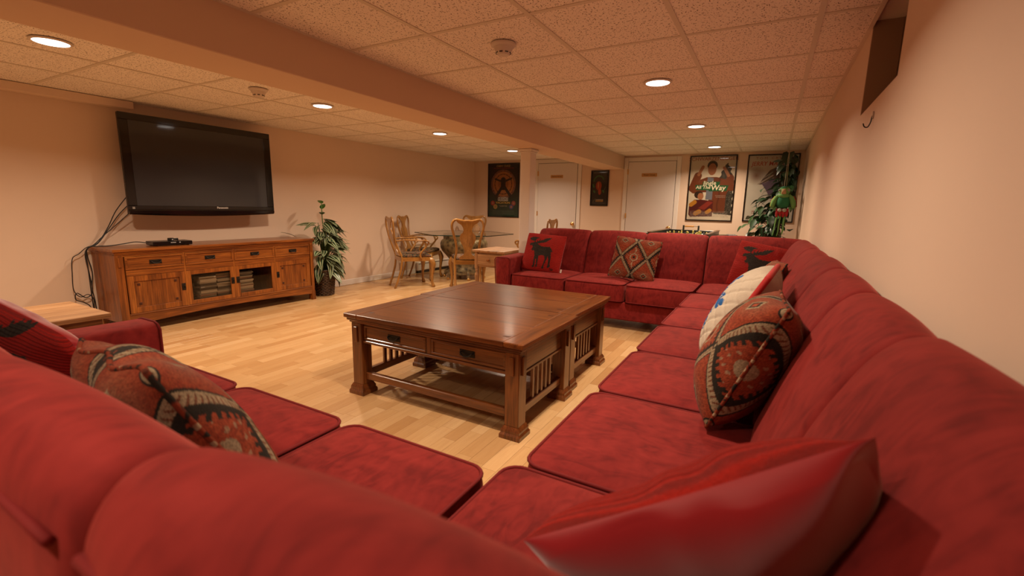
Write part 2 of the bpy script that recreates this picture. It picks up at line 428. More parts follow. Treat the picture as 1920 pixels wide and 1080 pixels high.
# walls
struct(MB().box((XL-T, YF-T, -.006), (XL, YB+T, ZC+.03)).build('wall_left', M['wall']))
struct(MB().box((XL, YB, -.006), (XR, YB+T, ZC+.03)).build('wall_back', M['wall']))
struct(MB().box((XL, YF-T, -.006), (XR, YF, ZC+.03)).build('wall_front', M['wall']))
NY0, NY1, NZ0, NZ1 = 2.20, 3.01, 1.697, 2.135
wr = MB()
wr.box((XR, YF-T, -.006), (XR+T, NY0, ZC+.03)).box((XR, NY1, -.006), (XR+T, YB+T, ZC+.03)).box((XR, NY0, -.006), (XR+T, NY1, NZ0))
WR = struct(wr.build('wall_right', M['wall']))
n = MB(); D = .42
n.box((XR+.001, NY0-.02, NZ0-.02), (XR+D, NY1+.02, NZ0-.0005)).box((XR+D, NY0-.02, NZ0-.02), (XR+D+.02, NY1+.02, NZ1+.04))
n.box((XR+T, NY0-.02, NZ0), (XR+D, NY0-.001, NZ1+.04)).box((XR+T, NY1+.001, NZ0), (XR+D, NY1+.02, NZ1+.04)).box((XR+T, NY0-.02, NZ1+.04), (XR+D+.02, NY1+.02, NZ1+.06))
n.box((XR+.002, NY1-.006, NZ0), (XR+T, NY1-.0005, ZC+.03)).box((XR+.002, NY0+.0005, NZ0), (XR+T, NY0+.006, ZC+.03))
struct(n.build('window_1', M['niche']))
# beam, post, bulkhead
struct(MB().box((BX0, YF, BZ), (BX1, YB, ZC+.03), .004).build('trim_1', M['beam']))
p = MB().box((-2.675, 4.962, 0), (-2.545, 5.115, BZ), .004)
PO = struct(p.build('trim_2', M['white']))
MB().box((-2.700, 4.937, BZ-.030), (-2.520, 5.140, BZ-.0005), .006).box((-2.686, 4.951, BZ-.045), (-2.534, 5.126, BZ-.030), .004).build('post_collar', M['white'], PO)
MB().box((-2.690, 4.947, 0), (-2.530, 5.130, .09), .006).build('post_base', M['white'], PO)
struct(MB().box((XL, YF, 2.043), (-5.365, 2.225, ZC), .004).build('trim_3', M['wall']))
# baseboards
def baseboard(name, a, b): return struct(MB().box(a, b, .006).build(name, M['white']))
baseboard('baseboard_left', (XL, YF, 0), (XL+.016, 6.26, .085))
baseboard('baseboard_right', (XR-.016, YF, 0), (XR, YB, .085))
for i, (x0, x1) in enumerate(((XL+.016, -4.06), (-3.12, -2.40), (-1.37, XR-.016))): baseboard('baseboard_back', (x0, YB-.016, 0), (x1, YB, .085))

# doors
def door(name, x0, x1, ztop, hinge_left, label_txt, plq, knobx, kz):
    cw = .072; D = .045
    s = struct(MB().box((x0+cw+.006, YB-.028, .008), (x1-cw-.006, YB-.0008, ztop-cw-.006), .003).build(name, M['door']))
    f = MB().box((x0, YB-.020, 0), (x0+cw, YB-.0005, ztop), .005).box((x1-cw, YB-.020, 0), (x1, YB-.0005, ztop), .005).box((x0+cw, YB-.020, ztop-cw), (x1-cw, YB-.0005, ztop), .005)
    f.build('door_casing', M['white'], s)
    MB().box((x0+cw, YB-.0080, .0), (x0+cw+.006, YB-.0004, ztop-cw)).box((x1-cw-.006, YB-.0080, .0), (x1-cw, YB-.0004, ztop-cw)).box((x0+cw, YB-.0080, ztop-cw-.006), (x1-cw, YB-.0004, ztop-cw)).build('door_gap', M['black'], s)
    hx = x0+cw+.003 if hinge_left else x1-cw-.003
    for z in (.22, 1.05, 1.80): MB().lathe([(.007, 0), (.009, .005), (.009, .085), (.007, .09)], 10, (hx, YB-.034, z)).box((hx-.012, YB-.0300, z+.004), (hx+.012, YB-.0275, z+.086)).build('hinge', M['brass'], s)
    k = MB().lathe([(.032, 0), (.032, .006), (.014, .012), (.012, .03), (.026, .04), (.030, .052), (.024, .064), (.008, .068)][::1], 18, (knobx, 0, kz), 1).build('door_knob', M['brass'], s, True, 40)
    for v in k.data.vertices: v.co.y = YB-.028-v.co.y
    k.data.flip_normals()
    px0, px1, pz0, pz1 = plq
    pl = MB().box((px0, YB-.033, pz0), (px1, YB-.028, pz1), .002).build('door_plaque', plain('plaque_brass', (.50, .27, .085), .4), s)
    lettering('lettering', label_txt, .034, M['black'], pl, ((px0+px1)/2, YB-.0335, (pz0+pz1)/2), FACE_NY, bold=.0004)
    return s
door('door_1', -4.065, -3.115, 2.105, True, 'Furnace Room', (-3.723, -3.470, 1.755, 1.812), -3.245, .915)
door('door_2', -2.330, -1.382, 2.085, True, 'Water Closet', (-2.015, -1.757, 1.758, 1.815), -1.515, .905)

# baseboard heater on the left wall
h = empty('baseboard_heater', (XL, 7.0, 0), 0, 'long white baseboard heater low on the left wall behind the glass table', 'heater')
MB(h.location).box((XL+.001, 6.28, .045), (XL+.055, 8.0, .20), .012).build('heater_cover', M['white'], h)
MB(h.location).box((XL+.008, 6.29, .0), (XL+.045, 7.99, .045)).build('heater_gap_shade', M['black'], h)  # full-length black strip stands in for the shade in the gap below
MB(h.location).box((XL+.0555, 6.30, .165), (XL+.060, 7.98, .172)).build('outlet_slot', M['iron'], h)

# ------------------------------------------------------------------ ceiling fixtures
def downlight(x, y, label, first=[None]):
    if first[0] is None:
        e = empty('recessed_light', (x, y, ZC), 0)
        MB().lathe([(.082, .0), (.098, -.0005), (.097, -.006), (.084, -.0095), (.080, -.004)], 32).build('trim_ring', M['plastic'], e, True, 40)
        MB().lathe([(.0805, -.002), (.080, -.0085), (.05, -.0105), (.002, -.0110)], 32).build('lens', M['lens'], e, True)
        first[0] = e
    else: e = copy_tree(first[0]); e.location = (x, y, ZC)
    tag(e, label, 'light', 'recessed ceiling lights')
lab_r = ['recessed ceiling light over the right end of the near sofa, out of frame', 'recessed ceiling light just above the frame over the coffee table', 'lit recessed ceiling light nearest the camera on the right of the beam', 'lit recessed ceiling light in the middle of the row right of the beam', 'lit recessed ceiling light closest to the back posters right of the beam']
lab_l = ['recessed ceiling light left of the beam, behind the camera', 'big lit recessed light left of the beam at the corner, before the television', 'lit recessed light left of the beam next to the smoke detector', 'lit recessed light left of the beam in front of the dining table', 'lit recessed light partly behind the white post']
for (x, y), l in zip(RIGHT_LIGHTS, lab_r): downlight(x, y, l)
for (x, y), l in zip(LEFT_LIGHTS, lab_l): downlight(x, y, l)
def detector(x, y, label, src=None):
    e = empty('smoke_detector', (x, y, ZC))
    MB().lathe([(.068, 0), (.072, -.004), (.070, -.012), (.058, -.020)], 28).build('base_plate', M['plastic'], e, True, 35)
    b = MB().lathe([(.056, -.020), (.050, -.034), (.040, -.052), (.030, -.062), (.004, -.064)], 28).build('sensor_dome', M['plastic'], e, True, 35)
    for k in range(8):
        t = 2*PI*k/8+.2; m = MB(); m.T = Matrix.Translation((.0405*math.cos(t), .0405*math.sin(t), -.0505)) @ Matrix.Rotation(t, 4, 'Z') @ Matrix.Rotation(-.6, 4, 'Y')
        m.box((-.002, -.009, -.0035), (.0025, .009, .0035)).build('vent_slot', M['black'], b)
    return tag(e, label, 'smoke detector', 'smoke detectors on the ceiling')
detector(-1.42, 2.40, 'white smoke detector on the ceiling tile right of the beam')
detector(-3.755, 2.435, 'white smoke detector on the ceiling tile left of the beam near the television')
# wall hook
e = empty('wall_hook', (XR, 2.588, 1.60), 0, 'small metal hook screwed into the right wall below the recessed opening', 'hook')
MB().tube(catmull([(-.001, 0, .035), (-.006, 0, .02), (-.008, 0, 0), (-.016, 0, -.020), (-.028, 0, -.018), (-.034, 0, -.004)], 5), .0025, 8).build('hook_wire', M['iron'], e, True)
MB().box((-.006, -.008, .012), (-.0005, .008, .045), .003).build('hook_plate', M['chrome'], e)

# ------------------------------------------------------------------ sectional sofa
SZ0, SZ1, SD = .285, .462, .90           # seat cushion bottom, top edge, sofa depth
PROF = catmull([(.02, .42, 0), (-.002, .60, 0), (-.004, .78, 0), (.002, .885, 0), (.016, .932, 0), (.045, .957, 0), (.080, .957, 0), (.112, .940, 0), (.146, .903, 0), (.176, .852, 0),
                (.212, .78, 0), (.244, .70, 0), (.278, .60, 0), (.312, .50, 0), (.322, .44, 0), (.30, .405, 0), (.18, .40, 0), (.06, .40, 0)], 4, True)
def back_cushion(x0, x1, name, parent, sag=0, r=.034, dz=0, puff=0):
    """pillow back swept along x; local y runs from the sofa rear to its front"""
    P = np.array([(p.x, p.y) for p in PROF]); P[:, 1] += dz*np.clip((P[:, 1]-.45)/.5, 0, 1)
    c = np.array([.14, .68]); d = np.roll(P, -1, 0)-np.roll(P, 1, 0); nrm = np.stack([d[:, 1], -d[:, 0]], 1); nrm /= np.linalg.norm(nrm, axis=1)[:, None]
    if ((P-c)*nrm).sum() < 0: nrm = -nrm
    L = x1-x0; us = [0, .003, .007, .013, .022, r] + list(np.linspace(r, L-r, 14)[1:-1]) + [L-r, L-.022, L-.013, L-.007, L-.003, L]
    rows = []
    for u in us:
        e = min(u, L-u, r); ins = r-math.sqrt(max(r*r-(r-e)**2, 0)); ins *= .8
        bulge = (.012+puff)*(1-(2*u/L-1)**2)
        Q = P - nrm*ins + nrm*bulge*(P[:, 1] > .5)[:, None]
        rows.append([(x0+u, a, b) for a, b in Q])
    rows = np.array(rows); rows = np.concatenate([rows, rows[:, :1]], 1)
    o = grid_mesh(name, rows, None, mat=M['velvet'], parent=parent)
    caps = MB(); caps.add([tuple(p) for p in rows[0, :-1]], [tuple(range(len(PROF)))]); caps.add([tuple(p) for p in rows[-1, :-1]], [tuple(range(len(PROF)))])
    import bmesh
    bm = bmesh.new(); bm.from_mesh(o.data); cb = bpy.data.meshes.new('c'); cb.from_pydata(caps.v, [], caps.f); bm.from_mesh(cb)
    bmesh.ops.remove_doubles(bm, verts=bm.verts, dist=1e-4); bmesh.ops.recalc_face_normals(bm, faces=bm.faces); bm.to_mesh(o.data); bm.free(); bpy.data.meshes.remove(cb)
    o.data.shade_smooth()
    MB().tube([(x0+.03+(L-.06)*k/14, -.002-.010*(1-(2*k/14-1)**2)*0, .905+dz) for k in range(15)], .0055, 6).build('piping', M['velvetpipe'], o, True)
    return o
def rrect(x0, x1, y0, y1, r, n=5):
    out = []
    for cx, cy, a in ((x1-r, y1-r, 0), (x0+r, y1-r, 90), (x0+r, y0+r, 180), (x1-r, y0+r, 270)):
        for k in range(n+1): t = math.radians(a+90*k/n); out.append((cx+r*math.cos(t), cy+r*math.sin(t)))
    return out
def seat_cushion(x0, x1, parent, y0=.25, y1=SD, z1=SZ1, crown=.028):
    nx, ny = 17, 17; w, d = x1-x0, y1-y0; r = .055
    def sheet(top):
        G = np.zeros((ny, nx, 3))
        for j in range(ny):
            for i in range(nx):
                u = math.sin((2*i/(nx-1)-1)*PI/2); v = math.sin((2*j/(ny-1)-1)*PI/2)
                # square to rounded rectangle
                x, y = u*w/2, v*d/2; ax, ay = max(abs(x)-(w/2-r), 0), max(abs(y)-(d/2-r), 0); q = math.hypot(ax, ay); mx = max(ax, ay)
                if q > 1e-9 and mx > 0: f = mx/q; x = math.copysign(min(abs(x), w/2-r)+ax*f, x); y = math.copysign(min(abs(y), d/2-r)+ay*f, y)
                e = (1-u**4)*(1-v**4)
                z = z1+crown*e**.8 if top else SZ0+.004-.012*e
                G[j, i] = (x0+w/2+x, y0+d/2+y, z)
        return G
    tp = sheet(True); bt = sheet(False)
    m = MB()
    def addg(G, flip):
        k = len(m.v); a, b, _ = G.shape; m.v += [tuple(p) for p in G.reshape(-1, 3)]
        for j in range(a-1):
            for i in range(b-1):
                f = (k+j*b+i, k+j*b+i+1, k+(j+1)*b+i+1, k+(j+1)*b+i); m.f.append(f[::-1] if flip else f)
        return k
    k0 = addg(tp, False); k1 = addg(bt, True)
    rim = [(0, i) for i in range(nx)]+[(j, nx-1) for j in range(1, ny)]+[(ny-1, i) for i in range(nx-2, -1, -1)]+[(j, 0) for j in range(ny-2, 0, -1)]
    prev = [k0+j*nx+i for j, i in rim]
    cx, cy = x0+w/2, y0+d/2
    for z, o in ((z1-.03, .006), (z1-.085, .010), (SZ0+.035, .006)):
        row = []
        for j, i in rim:
            p = tp[j, i]; l = math.hypot(p[0]-cx, p[1]-cy); row.append(len(m.v)); m.v.append((p[0]+(p[0]-cx)/l*o, p[1]+(p[1]-cy)/l*o, z))
        for a in range(len(rim)): b = (a+1) % len(rim); m.f.append((prev[b], prev[a], row[a], row[b]))
        prev = row
    row = [k1+j*nx+i for j, i in rim]
    for a in range(len(rim)): b = (a+1) % len(rim); m.f.append((prev[b], prev[a], row[a], row[b]))
    o = m.build('seat_cushion', M['velvet'], parent, True, 60)
    m = MB()
    for z in (z1, SZ0+.01): m.tube([(a, b, z) for a, b in rrect(x0+.001, x1-.001, y0+.001, y1+.003, r)], .006, 6, True)
    m.build('piping', M['velvetpipe'], o, True)
    return o
def sofa_section(name, label, loc, rz, x0, x1, seats, backs, arm=None, sy1=SD, dz=0):
    """seats/backs: x boundaries; arm: (x0, x1, y1)"""
    s = empty(name, loc, rz, label, 'sofa', 'sections of the red sectional sofa')
    MB().box((x0+.004, .03, .10), (x1-.004, SD-.035, SZ0-.001), .012).build('base_frame', M['velvet'], s)
    MB().box((min(q[0] for q in backs)+.006, .006, SZ0+.001), (max(q[1] for q in backs)-.006, .052, .86), .01).build('back_frame', M['velvet'], s)
    for a, b in zip(seats[:-1], seats[1:]): seat_cushion(a+.0125, b-.0125, s, y1=sy1)
    for q in backs: back_cushion(q[0]+.002, q[1]-.002, 'back_cushion', s, dz=dz, puff=q[2] if len(q) > 2 else 0)
    if arm:
        a0, a1, y0, y1 = arm; m = MB(); out = 1 if a0 < (x0+x1)/2 else -1
        rings = []
        for y, e in ((y0, .0), (y0+.02, .0), ((y0+y1)/2, 0), (y1-.03, 0), (y1-.012, .006), (y1, .016)):
            lo, hi = (a0, a1) if out == 1 else (a1, a0); dxo = -.022*out
            top = .655 - .012*((y-y0)/(y1-y0))
            sect = [(lo+out*.012, .10), (hi-out*.006, .10), (hi, .40), (hi, top-.03), (hi-out*.018, top-.008), (hi-out*.045, top), (lo+dxo+out*.045, top), (lo+dxo+out*.015, top-.008), (lo+dxo, top-.03), (lo+dxo*.5, .40)]
            c = ((lo+hi)/2, .4)
            rings.append([(a+(c[0]-a)*e/.09, y, b+(c[1]-b)*e*1.2) for a, b in sect])
        arm_o = m.loft(rings).build('armrest', M['velvet'], s, True, 50)
        MB().tube([(a+(a-(a0+a1)/2)*.02, y1-.010, b) for _, (a, _y, b) in enumerate(rings[3])], .005, 6, True).build('piping', M['velvetpipe'], arm_o, True)
    for px in (x0+.07, x1-.07):
        for py in (.09, SD-.10): MB().taper((px, py, 0), (.022, .022), (px, py, .10), (.030, .030)).build('leg', M['oakdark'], s)
    return s
# near section: rear toward the camera
NEAR_Y = .118
sofa_section('sofa_section', 'red velvet sofa section in the foreground with left arm and three seats', (0, NEAR_Y, 0), 0, -2.62, -.615, [-2.43, -1.82, -1.20, -.618], [(-2.43, -1.80), (-1.80, -1.16), (-1.16, -.495)], (-2.62, -2.43, .02, SD), dz=.002)
c1 = sofa_section('sofa_section', 'red velvet corner seat at the near right, below the bright red pillow', (0, NEAR_Y, 0), 0, -.612, .325, [-.612, .045], [(-.49, .10, .014)], dz=.014, sy1=.962)
# right run along the wall: local x -> world y, local y -> world -x
RX = .335
def on_wall(o): return o
s1 = sofa_section('sofa_section', 'armless red velvet sofa section of three seats along the right wall', (RX, 0, 0), PI/2, 1.092, 3.025, [1.092, 1.745, 2.385, 3.022], [(1.092, 1.70), (1.70, 2.37), (2.37, 3.022)], dz=.016)
s2 = sofa_section('sofa_section', 'armless red velvet sofa section of two seats at the far right wall', (RX, 0, 0), PI/2, 3.028, 4.395, [3.028, 3.70, 4.395], [(3.03, 3.74), (3.74, 4.395)], dz=.004)
# near corner has a second back along the right wall
def side_back(sec, a, b, dz):
    o = back_cushion(a, b, 'back_cushion', sec, dz=dz)
    inv = (Matrix.Translation(sec.location) @ Matrix.Rotation(sec.rotation_euler.z, 4, 'Z')).inverted() @ Matrix.Translation((RX, 0, 0)) @ Matrix.Rotation(PI/2, 4, 'Z')
    o.matrix_local = inv
side_back(c1, .30, 1.088, .030)
BACK_Y = 5.345
c2 = sofa_section('sofa_section', 'red velvet corner seat at the far right, behind the tilted moose pillow', (0, BACK_Y, 0), PI, -.325, .552, [-.04, .550], [(-.30, .552)], dz=-.012)
side_back(c2, 4.40, 5.06, -.004)
sofa_section('sofa_section', 'red velvet sofa section at the back with left arm, between post and corner', (0, BACK_Y, 0), PI, .556, 2.530, [.558, 1.205, 1.855, 2.505], [(.556, 1.205), (1.205, 1.855), (1.855, 2.52)], (2.505, 2.685, .405, SD), dz=-.012)

# ------------------------------------------------------------------ coffee tables
def pull(mb_plate, mb_bar, c, out, along, w=.10, h=.038):
    """bail pull: back plate and curved bar; c on the face, out / along unit vectors"""
    c, o, a = Vector(c), Vector(out), Vector(along); z = Vector((0, 0, 1))
    R = Matrix((a, o, z)).transposed().to_4x4(); R.translation = c; mb_plate.T = R; mb_plate.box((-w/2, .0, -h/2), (w/2, .004, h/2), .002)
    mb_bar.T = R; mb_bar.tube(catmull([(-w*.38, .003, .006), (-w*.38, .016, .004), (-w*.2, .020, -.010), (0, .021, -.014), (w*.2, .020, -.010), (w*.38, .016, .004), (w*.38, .003, .006)], 4), .0042, 8)
def drawer(parent, name, lo, hi, face, axis_out, wood_m, proud=.004, fr=.028, pulls=True):
    """flat drawer front with a stepped frame; lo, hi corners of the front block; axis_out 0 (+x) or 1 (-y)"""
    o = MB(parent.location)
    o.box(lo, hi, .002)
    d = o.build(name, wood_m, parent)
    m = MB(parent.location)
    if axis_out == 0:
        x = hi[0]; y0, y1, z0, z1 = lo[1], hi[1], lo[2], hi[2]
        for a, b in (((y0, z0), (y1, z0+fr)), ((y0, z1-fr), (y1, z1)), ((y0, z0+fr), (y0+fr, z1-fr)), ((y1-fr, z0+fr), (y1, z1-fr))):
            m.box((x, a[0], a[1]), (x+proud+.004, b[0], b[1]), .003)
    else:
        y = lo[1]; x0, x1, z0, z1 = lo[0], hi[0], lo[2], hi[2]
        for a, b in (((x0, z0), (x1, z0+fr)), ((x0, z1-fr), (x1, z1)), ((x0, z0+fr), (x0+fr, z1-fr)), ((x1-fr, z0+fr), (x1, z1-fr))):
            m.box((a[0], y-proud-.004, a[1]), (b[0], y, b[1]), .003)
    m.build('drawer_frame', wood_m, d)
    if pulls:
        p, b = MB(parent.location), MB(parent.location); cz = (lo[2]+hi[2])/2
        if axis_out == 0: pull(p, b, (hi[0], (lo[1]+hi[1])/2, cz), (1, 0, 0), (0, 1, 0))
        else: pull(p, b, ((lo[0]+hi[0])/2, lo[1], cz), (0, -1, 0), (1, 0, 0))
        p.build('pull_plate', M['iron'], d); b.build('pull_bar', M['iron'], d, True)
    return d
def coffee_table():
    """built at the world origin: x from -.64 to .64, y from -.38 to .38"""
    W, Dp, Hh = .638, .378, .532
    e = empty('coffee_table', (0, 0, 0)); L = (0, 0, 0)
    t = MB().box((-W+.115, -Dp, Hh-.028), (W-.115, Dp, Hh), .003).build('table_top', M['oakx'], e)
    for s in (-1, 1):
        bb = MB().box((s*(W-.114), -Dp, Hh-.028), (s*W, Dp, Hh), .004).build('breadboard_end', M['oaky'], e)
        for yy in (-.28, .28): MB().box((s*(W-.165), yy-.012, Hh-.002), (s*(W-.125), yy+.012, Hh+.0006), .0008).build('peg', M['oakdark'], bb)
    MB().box((-W+.012, -Dp+.012, Hh-.046), (W-.012, Dp-.012, Hh-.0285), .005).box((-W+.024, -Dp+.024, Hh-.060), (W-.024, Dp-.024, Hh-.046), .004).build('top_moulding', M['oakx'], e)
    lx, ly, h = W-.030-.045, Dp-.030-.045, .0425
    for sx in (-1, 1):
        for sy in (-1, 1):
            c = (sx*lx, sy*ly); m = MB().box((c[0]-h, c[1]-h, .066), (c[0]+h, c[1]+h, Hh-.061), .004)
            q = [(c[0], c[1], z) for z in (.105, .085, .072)]
            lg = m.build('leg', M['oakz'], e)
            f = MB(); 
            for z0, z1, a, b in ((0, .022, .062, .062), (.022, .034, .062, .054), (.034, .046, .055, .055), (.046, .068, .055, .044)): f.taper((*c, z0), (a, a), (*c, z1), (b, b))
            f.build('foot', M['oakz'], lg)
            p = MB().box((c[0]+sx*(h-.001), c[1]-.016, Hh-.185), (c[0]+sx*(h+.010), c[1]+.016, Hh-.085), .003); p.box((c[0]-.014, c[1]+sy*(h-.001), Hh-.185), (c[0]+.014, c[1]+sy*(h+.010), Hh-.085), .003)
            p.build('corbel', M['oakz'], lg)
    za, zb = Hh-.190, Hh-.061
    # front rails and two drawers (towards -y); plain apron at the rear
    MB().box((-lx+h, -ly-.030, za-.0), (lx-h, -ly+.02, za+.018), .003).build('front_rail', M['oakx'], e)
    MB().box((-.016, -ly-.022, za+.018), (.016, -ly+.02, zb), .002).build('drawer_divider', M['oakz'], e)
    MB().box((-lx+h, -ly-.0, za+.018), (lx-h, -ly+.016, zb)).build('drawer_case', M['oakdark'], e)
    MB().box((-lx+h, -ly-.024, zb-.012), (lx-h, -ly+.0, zb)).build('top_rail', M['oakx'], e)
    for s in (-1, 1):
        lo, hi = sorted((s*.020, s*(lx-h-.004)))
        drawer(e, 'drawer', (lo, -ly-.018, za+.021), (hi, -ly-.001, zb-.014), None, 1, M['oakx'], fr=.016)
    MB().box((-lx+h, ly-.010, za), (lx-h, ly+.012, zb), .003).build('rear_apron', M['oakx'], e)
    MB().box((-lx+h, -ly-.016, .098), (lx-h, -ly+.016, .145), .004).build('stretcher', M['oakx'], e)
    MB().box((-lx+h, ly-.016, .098), (lx-h, ly+.016, .145), .004).build('stretcher', M['oakx'], e)
    for s in (-1, 1):
        MB().box((s*lx-.012, -ly+h, za), (s*lx+.012, ly-h, zb), .003).build('side_apron', M['oaky'], e)
        MB().box((s*lx-.018, -ly+h, za-.016), (s*lx+.018, ly-h, za), .003).build('side_rail', M['oaky'], e)
        MB().box((s*lx-.016, -ly+h, .098), (s*lx+.016, ly-h, .145), .004).build('stretcher', M['oaky'], e)
        for k in range(5):
            y = -.105+.056*k; MB().box((s*lx-.008, y-.012, .144), (s*lx+.008, y+.012, za-.0155), .002).build('slat', M['oakz'], e)
    return e
ct = coffee_table(); ct.location = (-1.647, 2.312, 0)
tag(ct, 'nearer mission style oak coffee table with two drawers and worn top', 'coffee table', 'pair of oak coffee tables')
ct2 = copy_tree(ct); ct2.location = (-1.672, 3.073, 0); tag(ct2, 'farther oak coffee table pushed against the first one, close to the back sofa', 'coffee table', 'pair of oak coffee tables')

# ------------------------------------------------------------------ media console
CX, CY0, CY1, CH = -4.985, 1.790, 3.790, .770
mc = empty('media_console', (-5.20, (CY0+CY1)/2, 0), 0, 'long mission oak media console under the television with two glass doors', 'cabinet'); O = mc.location
XB = -5.455
MB(O).box((XB-.005, CY0-.020, CH-.026), (CX+.030, CY1+.020, CH), .004).build('console_top', M['cony'], mc)
MB(O).box((XB, CY0-.008, CH-.040), (CX+.020, CY1+.008, CH-.0265), .004).box((XB, CY0-.002, CH-.052), (CX+.012, CY1+.002, CH-.040), .003).build('top_moulding', M['cony'], mc)
ZB = .165
bd = [CY0+.062, 2.337, 2.815, 3.282, CY1-.040]
MB(O).box((XB, CY0, .10), (CX-.02, CY0+.022, CH-.052), .002).build('side_panel', M['conz'], mc)
MB(O).box((XB, CY1-.022, .10), (CX-.02, CY1, CH-.052), .002).build('side_panel', M['conz'], mc)
MB(O).box((XB, CY0+.022, .12), (XB+.012, CY1-.022, CH-.052)).build('back_panel', M['oakdark'], mc)
MB(O).box((XB+.012, CY0+.022, .140), (CX-.024, CY1-.022, .160)).build('bottom_shelf', M['cony'], mc)
for y in bd[1:4]: MB(O).box((XB+.012, y-.009, .160), (CX-.022, y+.009, CH-.052)).build('divider', M['conz'], mc)
for y0, y1 in ((CY0-.004, CY0+.058), (CY1-.036, CY1+.004)):
    m = MB(O); m.box((CX-.05, y0, .11), (CX+.008, y1, CH-.052), .003); m.taper((CX-.021, (y0+y1)/2, 0), (.036, (y1-y0)/2+.006), (CX-.021, (y0+y1)/2, .115), (.031, (y1-y0)/2+.0))
    ps = m.build('front_post', M['conz'], mc)
    MB(O).box((CX+.0075, (y0+y1)/2-.012, CH-.16), (CX+.017, (y0+y1)/2+.012, CH-.075), .002).build('corbel', M['conz'], ps)
for y0, y1 in ((CY0, CY0+.05), (CY1-.05, CY1)): MB(O).box((XB, y0, 0), (XB+.05, y1, .10)).build('rear_foot', M['conz'], mc)
MB(O).box((CX-.02, CY0+.058, CH-.068), (CX+.002, CY1-.036, CH-.052)).build('top_rail', M['cony'], mc)
# arched apron
ap = [(CY0+.058, ZB), (CY1-.036, ZB)] + [(CY1-.036-(CY1-CY0-.094)*k/16, .075+.035*math.sin(PI*k/16)) for k in range(17)]
MB(O).prism(ap, lambda a, b: (CX-.018, a, b), lambda a, b: (CX+.004, a, b)).build('arched_apron', M['cony'], mc)
MB(O).box((CX-.016, CY0+.058, ZB), (CX+.010, CY1-.036, ZB+.012), .003).build('bottom_rail', M['cony'], mc)
DZ0, DZ1, RZ = .183, .520, .534
for i in range(4):
    y0, y1 = bd[i]+.006, bd[i+1]-.006
    if i: MB(O).box((CX-.02, bd[i]-.006, ZB+.012), (CX+.002, bd[i]+.006, CH-.068)).build('stile', M['conz'], mc)
    drawer(mc, 'drawer', (CX-.018, y0, RZ+.045), (CX+.001, y1, CH-.072), None, 0, M['cony'], fr=.018)
    MB(O).box((CX-.019, y0, RZ-.010), (CX+.004, y1, RZ+.043), .002).build('cross_rail', M['cony'], mc)
    st = .052 if i in (0, 3) else .042
    z0, z1 = ZB+.014, RZ-.012; d = MB(O); x0, x1 = CX-.017, CX+.002
    d.box((x0, y0, z0), (x1, y0+st, z1), .002).box((x0, y1-st, z0), (x1, y1, z1), .002).box((x0, y0+st, z0), (x1, y1-st, z0+st), .002).box((x0, y0+st, z1-st), (x1, y1-st, z1), .002)
    dr = d.build('cabinet_door', M['conz'], mc)
    if i in (0, 3):
        MB(O).box((x0+.004, y0+st-.004, z0+st-.004), (x1-.009, y1-st+.004, z1-st+.004)).build('door_panel', M['conz'], dr)
        for py in (y0+st+.035, y1-st-.035):
            for pz in (z0+st+.030, z1-st-.030): MB(O).box((x1-.0095, py-.011, pz-.011), (x1-.004, py+.011, pz+.011), .002).build('peg', M['oakdark'], dr)
    else: MB(O).box((x0+.006, y0+st-.004, z0+st-.004), (x0+.009, y1-st+.004, z1-st+.004)).build('glass_pane', M['smoke'], dr)
    yk = y1-.022 if i in (0, 1) else y0+.022
    kb = MB(O).box((x1, yk-.017, .335), (x1+.003, yk+.017, .405), .0015); kb.T = Matrix.Identity(4); kb.tube([(x1+.008, yk+.011*math.cos(2*PI*k/14), .366+.014*math.sin(2*PI*k/14)) for k in range(14)], .003, 6, True); kb.lathe([(.006, x1+.002), (.004, x1+.010)], 10, (0, yk, .378), 0)
    kb.build('ring_pull', M['iron'], dr)
# stacks of discs cases behind the glass doors
case_cols = [plain('case_grey%d' % k, c, .35) for k, c in enumerate([(.20, .18, .17), (.36, .32, .29), (.05, .045, .045), (.50, .44, .40), (.22, .13, .11)])]
cm = [MB().box((-.062, -.080, 0), (.062, .080, .0135), .001).build('disc_case', m, None) for m in case_cols]
for o in cm: COL.objects.unlink(o)
cm = [o.data for o in cm]
k = 0
for (y, x, n, lab) in ((2.545, -5.065, 20, 'slim disc case in the tall stack behind the left glass door'), (2.718, -5.085, 21, 'slim disc case in the stack behind the left glass door, next to its ring pull'), (2.945, -5.075, 21, 'slim disc case in the stack behind the right glass door of the console')):
    for j in range(n):
        o = link('disc_case', cm[random.choice([0, 0, 1, 1, 2, 3, 4])]); o.location = (x+random.uniform(-.006, .006), y+random.uniform(-.007, .007), .1602+j*.0140); o.rotation_euler = (0, 0, random.uniform(-.05, .05)+(0 if random.random() < .9 else .0))
        tag(o, lab, 'disc case', 'disc cases stacked ' + ('left' if y < 2.6 else 'centre' if y < 2.8 else 'right') + ' in the console')

# ------------------------------------------------------------------ television
tv = empty('television', (-5.30, 2.765, 1.52), 0, 'large flat black television mounted on the left wall above the console', 'television'); O = tv.location
ty0, ty1, tz0, tz1, tx = 2.040, 3.492, 1.066, 1.990, -5.250
m = MB(O); m.box((tx-.085, ty0+.02, tz0+.03), (tx-.03, ty1-.02, tz1-.02), .02); m.box((tx-.032, ty0, tz0+.02), (tx-.002, ty1, tz1), .006)
m.build('cabinet', M['black'], tv)
by = (2.112, 3.414); bz = (1.150, 1.928)
f = MB(O)
f.box((tx-.002, ty0, bz[1]), (tx+.006, ty1, tz1), .003).box((tx-.002, ty0, tz0+.045), (tx+.006, ty1, bz[0]), .003).box((tx-.002, ty0, bz[0]), (tx+.006, by[0], bz[1]), .003).box((tx-.002, by[1], bz[0]), (tx+.006, ty1, bz[1]), .003)
f.build('bezel', M['blackgloss'], tv)
